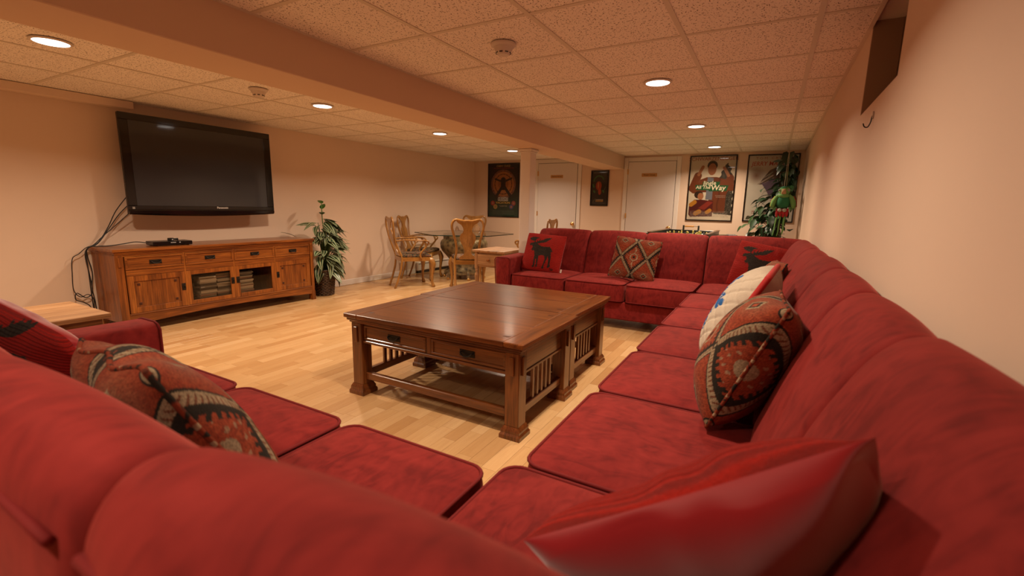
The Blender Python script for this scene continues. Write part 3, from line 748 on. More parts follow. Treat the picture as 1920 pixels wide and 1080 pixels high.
MB(O).box((tx-.002, by[0], bz[0]), (tx+.001, by[1], bz[1])).build('screen', plain('tv_screen', (.028, .030, .036), .07, 0, .5), tv)  # base colour raised to blue-grey in place of the reflected room's haze
rg = []
for k in range(13):
    u = k/12; y = ty0+.004+(ty1-ty0-.008)*u; d = .020*(1-(2*u-1)**2)
    rg.append([(tx-.04, y, tz0+.046), (tx+.006, y, tz0+.046), (tx+.012, y, tz0+.036), (tx+.010, y, tz0+.012-d*.6), (tx-.004, y, tz0+.002-d), (tx-.04, y, tz0+.004-d)])
MB(O).loft(rg).build('lower_trim', M['blackgloss'], tv, True, 30)
lo = lettering('maker_logo', 'Panasonic', .030, plain('logo_silver', (.55, .53, .50), .3), tv, Vector((tx+.0068, (ty0+ty1)/2+.125, tz0+.069))-O, FACE_PX, bold=.0006)
MB(O).box((tx+.006, ty0+.030, tz0+.052), (tx+.0066, ty0+.050, tz0+.072)).build('sticker', plain('sticker_grey', (.25, .24, .22), .5), tv)
m = MB(O).box((XL+.001, 2.55, 1.38), (XL+.02, 2.98, 1.70), .003).box((XL+.02, 2.60, 1.42), (tx-.084, 2.66, 1.66)).box((XL+.02, 2.87, 1.42), (tx-.084, 2.93, 1.66)).build('wall_mount', M['iron'], tv)

# player, remote and cables
pl = empty('disc_player', (-5.17, 2.31, CH), 0, 'slim black disc player lying on the console top under the television', 'player')
pl.rotation_euler = (0, 0, -.10)
MB().box((-.095, -.165, .006), (.095, .165, .042), .004).build('player_case', M['black'], pl)
MB().box((.095, -.160, .009), (.0975, .160, .039), .001).build('front_panel', M['blackgloss'], pl)
MB().box((.0975, -.022, .027), (.0982, .022, .033)).box((.0975, .050, .026), (.0982, .062, .034)).build('display_marks', plain('mark_white', (.5, .5, .48), .4), pl)
for sx in (-1, 1):
    for sy in (-1, 1): MB().lathe([(.011, 0), (.012, .006)], 10, (sx*.07, sy*.13, 0)).build('foot', M['black'], pl)
ad = empty('power_adapter', (-5.155, 2.335, CH+.0425), .5, 'small black plug adapter with coiled cord on top of the disc player', 'adapter')
MB().box((-.02, -.050, 0), (.02, -.008, .028), .004).build('plug_body', M['black'], ad)
MB().box((.0205, -.040, .008), (.0208, -.022, .018)).build('rating_label', plain('mark_white2', (.5, .5, .48), .4), ad)
MB().tube([(.024*math.cos(t*.5)*(1+.05*(t % 3)), .028+.026*math.sin(t*.5), .004+.0014*(t % 13)) for t in range(60)], .0035, 6).build('coiled_cord', M['cable'], ad, True)
def cable(label, pts, r=.0042):
    o = MB().tube(catmull(pts, 6), r, 7).build('power_cable', M['cable'], None, True)
    return tag(o, label, 'cable', 'black cables beside the console')
X = -5.40
cable('black cable hanging from the television and looping beside the console', [(-5.335, 2.10, 1.27), (-5.37, 1.988, 1.10), (X, 1.924, .951), (X, 1.835, .81), (-5.41, 1.763, .766), (-5.42, 1.735, .70), (-5.42, 1.745, .54), (-5.42, 1.75, .36), (-5.42, 1.70, .31), (-5.42, 1.64, .36), (-5.43, 1.63, .30), (-5.43, 1.69, .26), (-5.43, 1.73, .20), (-5.43, 1.75, .01)])
cable('black cable from the television running straight down past the console end', [(-5.335, 2.13, 1.21), (-5.37, 2.014, 1.074), (X, 1.932, .941), (X, 1.830, .80), (-5.408, 1.755, .757), (-5.41, 1.748, .68), (-5.41, 1.765, .54), (-5.41, 1.748, .39), (-5.41, 1.757, .265), (-5.41, 1.76, .01)])
cable('black cable bowing out to the wall left of the console and back', [(-5.335, 2.15, 1.15), (-5.38, 1.985, .974), (-5.41, 1.872, .858), (-5.41, 1.80, .787), (-5.41, 1.745, .765), (-5.42, 1.694, .714), (-5.43, 1.646, .67), (-5.43, 1.63, .532), (-5.43, 1.625, .387), (-5.43, 1.665, .32), (-5.43, 1.72, .335), (-5.43, 1.755, .28), (-5.435, 1.745, .14), (-5.44, 1.755, .01)], .0036)
cable('black cord from the disc player across the console top to the wall', [(-5.262, 2.15, .795), (-5.30, 2.08, .805), (-5.34, 1.99, .788), (-5.37, 1.90, .7755), (-5.385, 1.82, .7752), (-5.395, 1.766, .772), (-5.40, 1.738, .73), (-5.395, 1.735, .60), (-5.40, 1.735, .30), (-5.40, 1.74, .01)])

# ------------------------------------------------------------------ dining set
def tapestry():
    t = NT('floral_tapestry'); v = t.coord('Object', (1, 1, 1)); n = t.noise(v, 17, 3, .6, 1.5)
    c = t.ramp(n, [(.30, (.012, .012, .016)), (.44, (.015, .016, .022)), (.48, (.26, .19, .11)), (.53, (.03, .04, .02)), (.58, (.20, .035, .022)), (.63, (.30, .22, .13)), (.68, (.03, .03, .045))])
    t.color(c); t.set(Roughness=.9, Specular_IOR_Level=.1); t.bump(t.noise(v, 320, 1), .3, .001); return t.m
M['tapestry'] = tapestry()
def back_y(z): return -.215-.125*max(z-.47, 0)/.56-.03*math.sin(max(z-.47, 0)/.56*PI)
def make_chair(arms):
    c = empty('dining_chair'); G = M['goldz']
    for s in (-1, 1):
        pts = [(s*.165, -.315, 0), (s*.175, -.265, .14), (s*.178, -.222, .30), (s*.180, -.212, .46)] + [(s*x, back_y(z), z) for x, z in ((.160, .56), (.156, .64), (.172, .74), (.198, .84), (.216, .92), (.205, .985))] + [(s*.165, back_y(1.02), 1.02), (s*.10, back_y(1.01), 1.010), (s*.05, back_y(1.0), 1.002), (0, back_y(1.0), 1.006)]
        MB().tube(catmull(pts, 5), [.019]*15+[.0175]*(len(pts)*5-4-15), 8, flat=.8).build('back_post', G, c, True)
    hw = [(.466, .118), (.50, .112), (.53, .062), (.56, .046), (.60, .046), (.66, .070), (.70, .092), (.745, .108), (.79, .110), (.82, .098), (.845, .070), (.875, .058), (.91, .064), (.95, .088), (.975, .13), (1.0, .155), (1.018, .13), (1.012, .06)]
    poly = [(a, z) for z, a in hw] + [(-a, z) for z, a in hw[::-1]]
    MB().prism(poly, lambda a, z: (a, back_y(z)-.008, z), lambda a, z: (a, back_y(z)+.008, z)).build('splat', G, c)
    fr = [(-.185, -.225), (.185, -.225), (.255, .235), (-.255, .235)]
    MB().prism(fr, lambda a, b: (a, b, .395), lambda a, b: (a, b, .452)).build('seat_rail', M['goldx'], c)
    m = MB(); r = []
    for z, k in ((.450, .97), (.470, .985), (.492, .95), (.506, .80), (.511, .5), (.512, .1)): r.append([(a*k, .0+(b)*k, z) for a, b in [(-.175, -.20), (0, -.205), (.175, -.20), (.215, 0), (.245, .215), (0, .225), (-.245, .215), (-.215, 0)]])
    m.loft(r).build('seat_cushion', M['tapestry'], c, True)
    for s in (-1, 1):
        ring = []
        for x, y, z, a in ((.222, .20, .452, .036), (.240, .222, .40, .042), (.252, .238, .35, .040), (.246, .235, .27, .028), (.236, .226, .17, .020), (.234, .224, .08, .017), (.240, .234, .040, .024), (.246, .242, .018, .030), (.246, .242, .0, .022)):
            ring.append([(s*x+a*math.cos(2*PI*k/10), y+a*math.sin(2*PI*k/10), z) for k in range(10)])
        MB().loft(ring).build('front_leg', G, c, True)
        if arms:
            MB().tube(catmull([(s*.172, back_y(.69)+.008, .690), (s*.205, -.17, .705), (s*.262, -.05, .705), (s*.292, .07, .700), (s*.288, .145, .690), (s*.272, .165, .660), (s*.266, .140, .632), (s*.276, .118, .645)], 5), [.014]*6+[.017]*16+[.015]*14, 8, flat=.75).build('arm', G, c, True)
            MB().tube(catmull([(s*.282, .10, .690), (s*.276, .125, .62), (s*.262, .085, .56), (s*.250, .045, .50), (s*.240, .06, .43)], 5), [.015]*21, 8).build('arm_support', G, c, True)
    return c
armc = make_chair(True); side = make_chair(False)
def place(src, x, y, fx, fy, label, used=set()):
    c = src if id(src) not in used else copy_tree(src); used.add(id(src))
    c.location = (x, y, 0); c.rotation_euler = (0, 0, math.atan2(fy, fx)-PI/2); tag(c, label, 'chair', 'carved oak dining chairs')
place(armc, -4.655, 5.275, .54, .84, 'golden oak armchair with dark floral seat left of the glass table, nearest the camera')
place(armc, -5.015, 5.93, .95, .32, 'golden oak armchair behind another armchair, close to the left wall')
place(side, -3.80, 5.49, -.57, .82, 'golden oak side chair seen squarely from behind in front of the glass table')
place(side, -4.86, 7.17, .45, -.89, 'oak dining chair on the far side of the glass table, mostly hidden')
place(armc, -3.28, 6.52, -1, -.08, 'oak armchair half hidden behind the white post')
# pedestal table
dt = empty('dining_table', (-4.49, 6.38, 0), 0, 'hexagonal glass topped dining table on a carved bronze brown drum', 'table')
def bronze():
    t = NT('carved_bronze'); v = t.coord('Object'); vo = t.add('ShaderNodeTexVoronoi', feature='SMOOTH_F1'); vo.inputs['Scale'].default_value = 17; t.link(v, vo.inputs['Vector']); n = t.noise(v, 26, 3, .6, 2)
    k = t.math('ADD', t.math('MULTIPLY', vo.outputs['Distance'], .7), t.math('MULTIPLY', n, .6)); t.color(t.ramp(k, [(.3, (.02, .013, .007)), (.5, (.11, .075, .038)), (.75, (.26, .19, .10))]))
    t.set(Roughness=.42, Metallic=.25); t.bump(k, .9, .012); return t.m
M['bronze'] = bronze()
hexa = [(.83*math.cos(math.radians(a)), .83*math.sin(math.radians(a))) for a in (30, 90, 150, 210, 270, 330)]
MB().prism(hexa, lambda a, b: (a, b, .748), lambda a, b: (a, b, .760)).build('glass_top', M['tableglass'], dt)
h2 = [(a*1.004, b*1.004) for a, b in hexa]
ed = MB()
for i in range(6):
    a, b, c, d = h2[i], h2[(i+1) % 6], hexa[(i+1) % 6], hexa[i]; ed.add([(a[0], a[1], .7475), (b[0], b[1], .7475), (c[0], c[1], .7475), (d[0], d[1], .7475), (a[0], a[1], .7605), (b[0], b[1], .7605), (c[0], c[1], .7605), (d[0], d[1], .7605)], [(0, 1, 5, 4), (3, 2, 6, 7), (4, 5, 6, 7), (0, 1, 2, 3)])
ed.build('glass_edge', M['glassedge'], dt)
MB().lathe([(.30, .7475), (.34, .7475), (.35, .735), (.345, .66), (.36, .65)], 36).build('collar', M['bronze'], dt, True, 35)
MB().lathe([(.36, .65), (.385, .63), (.40, .585), (.395, .52), (.365, .455), (.31, .395), (.255, .33), (.225, .26), (.22, .20), (.25, .15), (.275, .13)], 36).build('drum', M['bronze'], dt, True, 50)
MB().lathe([(.275, .13), (.30, .115), (.30, .085), (.26, .07)], 36).build('plinth', M['bronze'], dt, True, 35)
for k in range(6):
    t = 2*PI*k/6+.3; a, b = math.cos(t), math.sin(t); m = MB()
    m.tube(catmull([(a*.25, b*.25, .12), (a*.31, b*.31, .12), (a*.335, b*.335, .07), (a*.345, b*.345, .03)], 4), [.03]*5+[.026]*4+[.022]*4, 8)
    ft = m.build('claw_foot', M['bronze'], dt, True)
    MB().ellipsoid((a*.35, b*.35, .024), (.03, .03, .024), 12, 8).build('ball', M['brass'], ft, True)

# ------------------------------------------------------------------ end tables
def end_table(name, x0, x1, y0, y1, z, label, drawer_front):
    e = empty(name, ((x0+x1)/2, (y0+y1)/2, 0), 0, label, 'end table'); O = e.location
    w = (x1-x0)
    t = MB(O); n = 4
    for k in range(n): MB(O).box((x0+w*k/n+.0004, y0, z-.026), (x0+w*(k+1)/n-.0004, y1, z), .003).build('top_board', M['piney'], e)
    i = .03
    if drawer_front:
        MB(O).box((x0+i, y0+i+.01, z-.22), (x1-i, y1-i, z-.0262), .003).build('case', M['pinex'], e)
        d = MB(O).box((x0+i+.045, y0+i-.004, z-.195), (x1-i-.045, y0+i+.0095, z-.055), .004).build('drawer', M['pinex'], e)
        MB(O).lathe([(.008, 0), (.008, .012), (.018, .022), (.016, .034), (.004, .038)], 14, ((x0+x1)/2, 0, z-.125), 1).build('knob', M['conz'], d, True, 40)
        for v in d.children[0].data.vertices: v.co.y = (y0+i-.004)-(v.co.y+O.y)-O.y
        for sx in (x0+i+.022, x1-i-.022):
            for sy in (y0+i+.022, y1-i-.022):
                m = MB(O); m.box((sx-.024, sy-.024, z-.25), (sx+.024, sy+.024, z-.0262), .003)
                m.lathe([(.020, z-.25), (.026, z-.27), (.017, z-.285), (.030, z-.33), (.026, z-.42), (.017, z-.50), (.022, z-.515), (.016, z-.53), (.020, 0)], 14, (sx, sy, 0)); m.build('turned_leg', M['pinez'], e)
    else:
        MB(O).box((x0+i, y0+i, z-.15), (x1-i, y1-i, z-.0262), .003).build('case', M['oaky'], e)
        for sx in (x0+i+.022, x1-i-.022):
            for sy in (y0+i+.022, y1-i-.022): MB(O).taper((sx, sy, 0), (.016, .016), (sx, sy, z-.15), (.023, .023)).build('leg', M['oakz'], e)
        MB(O).box((x0+i+.02, y0+i+.02, .14), (x1-i-.02, y1-i-.02, .158), .002).build('shelf', M['oaky'], e)
    return e
end_table('end_table', -3.365, -2.865, 4.95, 5.56, .65, 'knotty pine end table with one drawer beside the arm of the back sofa', True)
end_table('end_table', -3.60, -3.06, .44, 1.055, .60, 'pale board topped end table at the left edge, behind the near sofa arm', False)

# ------------------------------------------------------------------ football table behind the back sofa
ft = empty('foosball_table', (-1.02, 6.775, 0), 0, 'black table football game behind the back sofa with yellow players', 'game table'); O = ft.location
fx0, fx1, fy0, fy1, fz = -1.385, -.655, 6.10, 7.45, .915
FB = plain('foos_black', (.014, .014, .013), .35)
for a, b in (((fx0, fy0, .62), (fx0+.03, fy1, fz)), ((fx1-.03, fy0, .62), (fx1, fy1, fz))): MB(O).box(a, b, .004).build('side_wall', FB, ft)
for a, b in (((fx0+.03, fy0, .62), (fx1-.03, fy0+.03, fz)), ((fx0+.03, fy1-.03, .62), (fx1-.03, fy1, fz))): MB(O).box(a, b, .004).build('end_wall', FB, ft)
cap = wood('rim_cap', (.09, .05, .03), (.16, .09, .05), (.22, .13, .08), 1, .35)
for x in (fx0+.015, fx1-.015): MB(O).box((x-.024, fy0-.01, fz), (x+.024, fy1+.01, fz+.012), .003).build('rim_cap', cap, ft)
MB(O).box((fx0+.03, fy0+.03, .76), (fx1-.03, fy1-.03, .775)).build('playfield', plain('pitch_green', (.05, .22, .10), .35), ft)
MB(O).box((fx0+.03, fy0+.03, .62), (fx1-.03, fy1-.03, .66)).build('cabinet_floor', FB, ft)
for px in (fx0+.06, fx1-.06):
    for py in (fy0+.06, fy1-.06): MB(O).taper((px, py, 0), (.045, .045), (px, py, .62), (.06, .06)).build('leg', FB, ft)
YEL = plain('player_yellow', (.62, .46, .12), .4); BLK = plain('player_black', (.03, .03, .03), .4); gm = None
pl_m = {}
for i in range(8):
    y = fy0+.115+i*.160; n = (1, 2, 3, 5, 5, 3, 2, 1)[i]; yel = i in (2, 4, 6, 7) or i == 5; out = .20 if i % 2 else .08
    rod = MB(O).tube([(fx0-.22+out*.3, y, .862), (fx1+.16-out*.3+.08, y, .862)], .0075, 10).build('rod', M['chrome'], ft, True)
    s = -1 if i in (0, 1, 3, 5) else 1; hx = fx0-.21+out*.3 if s < 0 else fx1+.23-out*.3
    MB(O).lathe([(.010, -.06), (.016, -.055), (.015, 0), (.017, .05), (.010, .058)], 12, (hx, y, .862), 0).build('handle', FB, rod, True, 40)
    for k in range(n):
        x = fx0+(fx1-fx0)*(k+1)/(n+1)+.02*math.sin(i*2.1); key = yel
        if key not in pl_m:
            m = MB(); m.box((-.013, -.010, -.022), (.013, .010, .025), .005).taper((0, 0, -.080), (.012, .017), (0, 0, -.022), (.011, .008)).ellipsoid((0, 0, .038), (.013, .013, .015), 10, 7)
            o = m.build('player', YEL if yel else BLK, rod); pl_m[key] = o.data
        else: o = link('player', pl_m[key], rod)
        o.location = Vector((x, y, .862))-O; o.rotation_euler = (.25*math.sin(i*1.7), 0, 0)
ab = MB(O); x0, x1 = -1.155, -.945
ab.box((x0-.014, fy1-.028, fz), (x0+.010, fy1-.004, fz+.068), .003).box((x1-.010, fy1-.028, fz), (x1+.014, fy1-.004, fz+.068), .003).tube([(x0, fy1-.016, fz+.052), (x1, fy1-.016, fz+.052)], .003, 8)
sc_ = ab.build('score_counter', FB, ft)
for k in range(7): MB(O).lathe([(.006, 0), (.012, .003), (.012, .014), (.006, .017)], 10, (x0+.016+.0185*k, fy1-.016, fz+.052), 0).build('score_bead', plain('bead_orange', (.5, .2, .02), .4) if k == 0 else bpy.data.materials['bead_orange'], sc_)

# ------------------------------------------------------------------ throw pillows
def inside(poly, X, Y):
    r = np.zeros(X.shape, bool); n = len(poly)
    for i in range(n):
        (x0, y0), (x1, y1) = poly[i], poly[(i+1) % n]
        if y0 == y1: continue
        c = ((y0 > Y) != (y1 > Y)) & (X < (x1-x0)*(Y-y0)/(y1-y0)+x0); r ^= c
    return r
def seg_d(X, Y, a, b):
    ax, ay = a; bx, by = b; dx, dy = bx-ax, by-ay; t = np.clip(((X-ax)*dx+(Y-ay)*dy)/(dx*dx+dy*dy), 0, 1)
    return np.hypot(X-ax-t*dx, Y-ay-t*dy)
MOOSE_PX = [(230,410),(250,385),(300,380),(340,375),(350,345),(290,335),(250,315),(220,280),(215,265),(235,275),(245,250),(258,275),(270,245),(283,262),(295,232),(308,255),(325,240),(335,262),(360,240),(365,265),(400,248),(400,268),(440,262),(430,280),(470,280),(440,295),(400,300),(385,320),(375,345),(372,365),(400,385),(415,320),(425,350),(450,360),(480,305),(485,350),(525,325),(530,345),(560,330),(580,280),(590,310),(625,280),(635,300),(665,270),(672,295),(715,275),(700,310),(660,345),(610,380),(560,395),(480,405),(430,415),(470,440),(520,470),(580,485),(700,485),(740,530),(765,590),(750,600),(735,580),(735,640),(740,720),(725,790),(720,850),(725,880),(690,910),(645,908),(660,880),(685,800),(690,740),(665,680),(660,720),(620,800),(590,850),(580,910),(550,930),(515,915),(545,880),(570,840),(600,760),(605,700),(580,660),(500,660),(465,665),(455,740),(445,800),(445,850),(430,890),(385,895),(395,865),(415,830),(415,740),(410,720),(395,740),(385,800),(375,850),(355,895),(320,895),(315,870),(345,840),(360,760),(370,640),(360,580),(340,545),(310,565),(305,540),(280,525),(300,500),(305,460),(290,435),(250,440)]
A_ = np.linalg.inv(np.array([[435, 62], [48, -400]]))
MOOSE = [tuple(A_ @ np.array([p[0]-520, p[1]-575])) for p in MOOSE_PX]
def col_moose(U, V):
    c = np.empty(U.shape+(3,)); c[:] = (.50, .016, .011); n = rng.random(U.shape)
    c *= (.86+.2*n)[..., None]; k = inside(MOOSE, U, V)
    st = (.6+.5*(np.sin(U*95+2*np.sin(V*9)) > 0)*rng.random(U.shape))
    c[k] = (np.array((.062, .046, .034))*st[..., None])[k]
    m = (np.abs(U-.62) < .085) & (np.abs(V+.84) < .05) & (rng.random(U.shape) < .75); c[m] = (.06, .012, .01)
    return c
def col_plainred(U, V):
    c = np.empty(U.shape+(3,)); c[:] = (.52, .020, .012); return c*(.86+.22*rng.random(U.shape))[..., None]
def col_kilim(U, V):
    a, b = .56, .80; n = rng.random(U.shape); n2 = np.repeat(np.repeat(rng.random((U.shape[0]//2+1, U.shape[1]//4+1)), 2, 0), 4, 1)[:U.shape[0], :U.shape[1]]
    rust = np.array((.235, .034, .014)); rust2 = np.array((.31, .058, .022)); dark = np.array((.020, .016, .011)); tan = np.array((.33, .245, .15)); grey = np.array((.19, .135, .08))
    w = lambda x, p: (x+p/2) % p - p/2
    wu, wv = w(U, 2*a), w(V, 2*b); d1 = np.abs(wu)/a+np.abs(wv)/b; A = d1 < 1; e = np.abs(d1-1)
    ou, ov = w(U-a, 2*a), w(V-b, 2*b)
    c = np.empty(U.shape+(3,)); c[:] = rust; c += (rust2-rust)*n2[..., None]
    # outer triangles: greyed medallions
    r = np.hypot(ou/.34, ov/.24); g = np.clip(1.15-r, 0, 1)*(~A); g = g*(.45+.55*n2)
    c += (grey-c)*(g*.6)[..., None]
    q = np.abs(ou)/.15+np.abs(ov)/.13
    for lo, hi, k in ((.75, 1.0, tan), (.42, .75, dark), (.0, .42, rust2)):
        m = (~A) & (q >= lo) & (q < hi); c[m] = k
    # inner diamond: centre eye, stems, curls
    r = np.hypot(wu/.165, wv/.185)
    sp = np.sin(wu*46)*np.sin(wv*40+2*np.sin(wu*12)); m = A & (sp > .62) & (e > .34) & (r > 1.2); c[m] = c[m]*.35+tan*.65
    m = A & (np.abs(wu+.03*np.sin(wv*14)) < .018) & (np.abs(wv) > .17) & (np.abs(wv) < .52); c[m] = tan
    m = A & (r < 1.02) & (r > .72); c[m] = tan
    m = A & (r < .30); c[m] = dark
    # teeth and bands
    al = np.where(np.sign(wu) == np.sign(wv), wu/a-wv/b, wu/a+wv/b)
    teeth = .275+.055*np.sign(np.sin(al*34))
    m = A & (e < teeth) & (e > .05); c[m] = dark
    m = (~A) & (e < .17) & (e > .10); c[m] = dark
    m = e < np.where(A, .065, .125); bead = np.sin(al*52) > .55
    c[m] = tan; m2 = m & bead & (e < .075); c[m2] = (.17, .06, .03)
    kn = (np.abs(np.abs(wu)-a)/.07+np.abs(wv)/.08 < 1) | (np.abs(wu)/.07+np.abs(np.abs(wv)-b)/.08 < 1); c[kn] = dark
    kn = (np.abs(np.abs(wu)-a)/.032+np.abs(wv)/.04 < 1) | (np.abs(wu)/.032+np.abs(np.abs(wv)-b)/.04 < 1); c[kn] = tan
    return c*(.55+.62*n)[..., None]
def col_quilt(U, V):
    c = np.empty(U.shape+(3,)); c[:] = (.66, .57, .45); c *= (.95+.08*rng.random(U.shape))[..., None]
    d = np.full(U.shape, 9.0)
    for k in range(6):
        t = PI/3*k+.2; p = lambda r, s=0: (.03+r*math.cos(t)-s*math.sin(t), .0+r*math.sin(t)+s*math.cos(t))
        d = np.minimum(d, seg_d(U, V, p(.10), p(.62)))
        for r0, r1, s in ((.24, .36, .13), (.42, .54, .12)):
            for sg in (-1, 1): d = np.minimum(d, seg_d(U, V, p(r0), p(r1, sg*s))-.012)
        d = np.minimum(d, np.hypot(U-p(.64)[0], V-p(.64)[1])-.035)
    c[d < .042] = (.02, .13, .40); return c
def col_const(*k):
    def f(U, V):
        c = np.empty(U.shape+(3,)); c[:] = k; return c*(.94+.1*rng.random(U.shape))[..., None]
    return f
def pillow(label, size, thick, front, back, fmat, bmat, C, n, upv, roll=0, pipe=None, pr=.005, N=110, quilt=False, rnd=.04, ears=.05, seed=1, name='throw_pillow', bulge=1.0, wr=.004, waves=0):
    """C centre, n facing direction, upv rough up; returns the pillow's root"""
    Wd, Ht = size; e = empty(name, C, 0, label, 'pillow', 'throw pillows on the sofa')
    n = Vector(n).normalized(); u = Vector(upv); u = (u-n*u.dot(n)).normalized(); r = u.cross(n)
    r2_ = r*math.cos(roll)+u*math.sin(roll); u2 = u*math.cos(roll)-r*math.sin(roll)
    Mx = Matrix((r2_, u2, n)).transposed().to_4x4(); Mx.translation = C; e.matrix_world = Mx
    g = np.sin(np.linspace(-1, 1, N)*PI/2*.985)/math.sin(PI/2*.985); U, V = np.meshgrid(g, g); q = np.random.default_rng(seed)
    lum = sum(q.normal()*np.sin(q.uniform(1, 5)*U+q.uniform(1, 5)*V+q.uniform(0, 6)) for _ in range(6))
    radial = np.sin(np.arctan2(V, U)*9+lum)*np.clip(np.hypot(U, V)-.55, 0, 1)
    X = Wd/2*U*(1-ears*(1-V**2)*np.abs(U))*np.sqrt(1-rnd*2*V**4*U**4); Y = Ht/2*V*(1-ears*(1-U**2)*np.abs(V))*np.sqrt(1-rnd*2*U**4*V**4)
    t = (np.clip(1-np.abs(U)**2.6, 0, 1)*np.clip(1-np.abs(V)**2.6, 0, 1))**.55
    wav = waves*np.sin(U*6.5+1)*V**2
    outs = []
    for sgn, cf, mt, nm, bg in ((1, front, fmat, 'front_panel', bulge), (-1, back, bmat, 'back_panel', 1)):
        edge = np.clip(t*4, 0, 1)
        z = sgn*(thick/2*t*bg + wr*(lum*.5+radial*1.3)*edge) + wav
        if quilt and sgn == 1:
            for s in (1, -1):
                dd = np.abs((((U+s*V)*3.2) % 1)-.5); z = z-sgn*.006*np.exp(-(((dd-.5)/.10)**2))*edge + .0
        P = np.stack([X, Y, z], -1)
        uu = U if sgn == 1 else -U
        o = grid_mesh(nm, P if sgn == 1 else P[:, ::-1], (cf(uu, V) if sgn == 1 else cf(uu, V)[:, ::-1]), mat=mt, parent=e); outs.append(o)
    if pipe:
        idx = [(0, i) for i in range(0, N, 2)]+[(j, N-1) for j in range(0, N, 2)]+[(N-1, i) for i in range(N-1, 0, -2)]+[(j, 0) for j in range(N-1, 0, -2)]
        zz = wav
        MB().tube([(X[j, i], Y[j, i], zz[j, i]) for j, i in idx], pr, 7, True).build('edge_cord', pipe, e, True)
    return e
K, KN = M['kilim'], M['knit']
# on the back sofa
p = pillow('red moose pillow at the left arm of the back sofa', (.50, .46), .14, col_moose, col_plainred, KN, M['redvelvet2'], (-2.245, 4.765, .692), (.02, -.93, .36), (0, 0, 1), -.05, ears=.04, seed=2)
MB().box((.252, -.205, -.004), (.268, -.165, .004), .002).build('fabric_tag', M['plastic'], p)
pillow('patterned rust pillow with diamond motif in the middle of the back sofa', (.49, .46), .13, col_kilim, col_kilim, K, K, (-1.205, 4.80, .695), (.04, -.93, .37), (0, 0, 1), -.10, M['braid'], .005, ears=.07, seed=3)
pillow('red moose pillow tilted into the far right corner of the sofa', (.47, .46), .13, col_moose, col_plainred, KN, M['redvelvet2'], (-.055, 4.835, .695), (-.12, -.92, .36), (0, 0, 1), -.16, ears=.04, seed=4)
# along the right wall
pillow('small patterned pillow between the tilted moose pillow and the white quilted one', (.44, .42), .15, col_kilim, col_kilim, K, K, (.005, 3.55, .69), (-.90, -.10, .42), (0, 0, 1), .05, M['braid'], .005, ears=.06, seed=5)
wp = pillow('white quilted pillow with blue snowflake and red edge on the right sofa', (.53, .50), .22, col_quilt, col_const(.50, .37, .31), M['quilt'], M['quilt'], (-.080, 2.42, .725), (-.87, .065, .47), (0, 0, 1), .0, M['redtrim'], .014, quilt=True, ears=.03, seed=6, bulge=1.1)
pillow('large patterned pillow with rust diamonds nearest the camera on the right sofa', (.48, .47), .26, col_kilim, col_kilim, K, K, (-.030, 1.77, .71), (-.90, -.02, .42), (0, 0, 1), .03, M['braid'], .006, N=170, ears=.06, seed=7)
# near corner and near sofa
rp = pillow('bright red knitted pillow with velvet back in the foreground corner', (.44, .42), .14, col_plainred, col_const(.30, .004, .008), KN, M['redvelvet2'], (-.010, .655, .718), (-.45, .74, .44), (0, 0, 1), -.56, None, N=150, ears=.05, rnd=.03, bulge=1.2, seed=8, wr=.006)
pillow('red moose pillow slumped in the left seat of the near sofa, at the picture edge', (.43, .43), .15, lambda U, V: col_moose(U+.08, V-.24), col_plainred, KN, M['redvelvet2'], (-2.225, .535, .640), (.25, -.90, -.30), (0, 0, 1), -.45, None, N=150, ears=.02, seed=9, rnd=.16)
pillow('patterned rust pillow behind the near sofa back, next to a moose pillow', (.56, .50), .21, col_kilim, col_kilim, K, K, (-1.19, .515, .665), (.08, .86, .50), (0, 0, 1), -.10, M['braid'], .006, N=170, ears=.06, seed=10, waves=.012)

# ------------------------------------------------------------------ framed posters (plain stand-in pictures, printed titles)
def canvas(nx, ny, W, Hh, bg):
    X, Y = np.meshgrid(np.linspace(0, 1, nx), np.linspace(0, 1, ny)); c = np.empty((ny, nx, 3)); c[:] = bg; return X, Y, c
def framed(x0, x1, z0, z1, label, paint, nx=180, ny=264, texts=()):
    e = empty('framed_poster', ((x0+x1)/2, YB, (z0+z1)/2), 0, label, 'poster', 'framed posters on the back wall'); O = e.location
    f = .018; d = .022; m = MB(O)
    for a, b in (((x0, z0), (x1, z0+f)), ((x0, z1-f), (x1, z1)), ((x0, z0+f), (x0+f, z1-f)), ((x1-f, z0+f), (x1, z1-f))): m.box((a[0], YB-d, a[1]), (b[0], YB-.0006, b[1]), .003)
    m.build('frame', M['blackgloss'], e)
    X, Y, c = paint(nx, ny); W, Hh = x1-x0-2*f, z1-z0-2*f
    P = np.stack([x0+f+X*W-O.x, np.full(X.shape, YB-.006-O.y), z0+f+Y*Hh-O.z], -1)
    grid_mesh('print', P, c, mat=M['print'], parent=e, smooth=False)
    for t, u, v, sz, colr, kw in texts:
        lettering('lettering', t, sz, plain('ink_'+t.split()[0].lower(), colr, .5), e, (x0+f+u*W-O.x, YB-.0075-O.y, z0+f+v*Hh-O.z), FACE_NY, .0004, **kw)
    MB(O).box((x0+f*.8, YB-.0125, z0+f*.8), (x1-f*.8, YB-.0105, z1-f*.8)).build('glass_pane', M['glass'], e)
    return e
def lines(X, Y, c, y0, y1, n, x0, x1, colr, dens=.6):
    for k in range(n):
        yy = y0+(y1-y0)*(k+.5)/n; h = (y1-y0)/n*.28
        m = (np.abs(Y-yy) < h) & (X > x0+.03*random.random()) & (X < x1-.03*random.random()) & (rng.random(X.shape) < dens); c[m] = colr
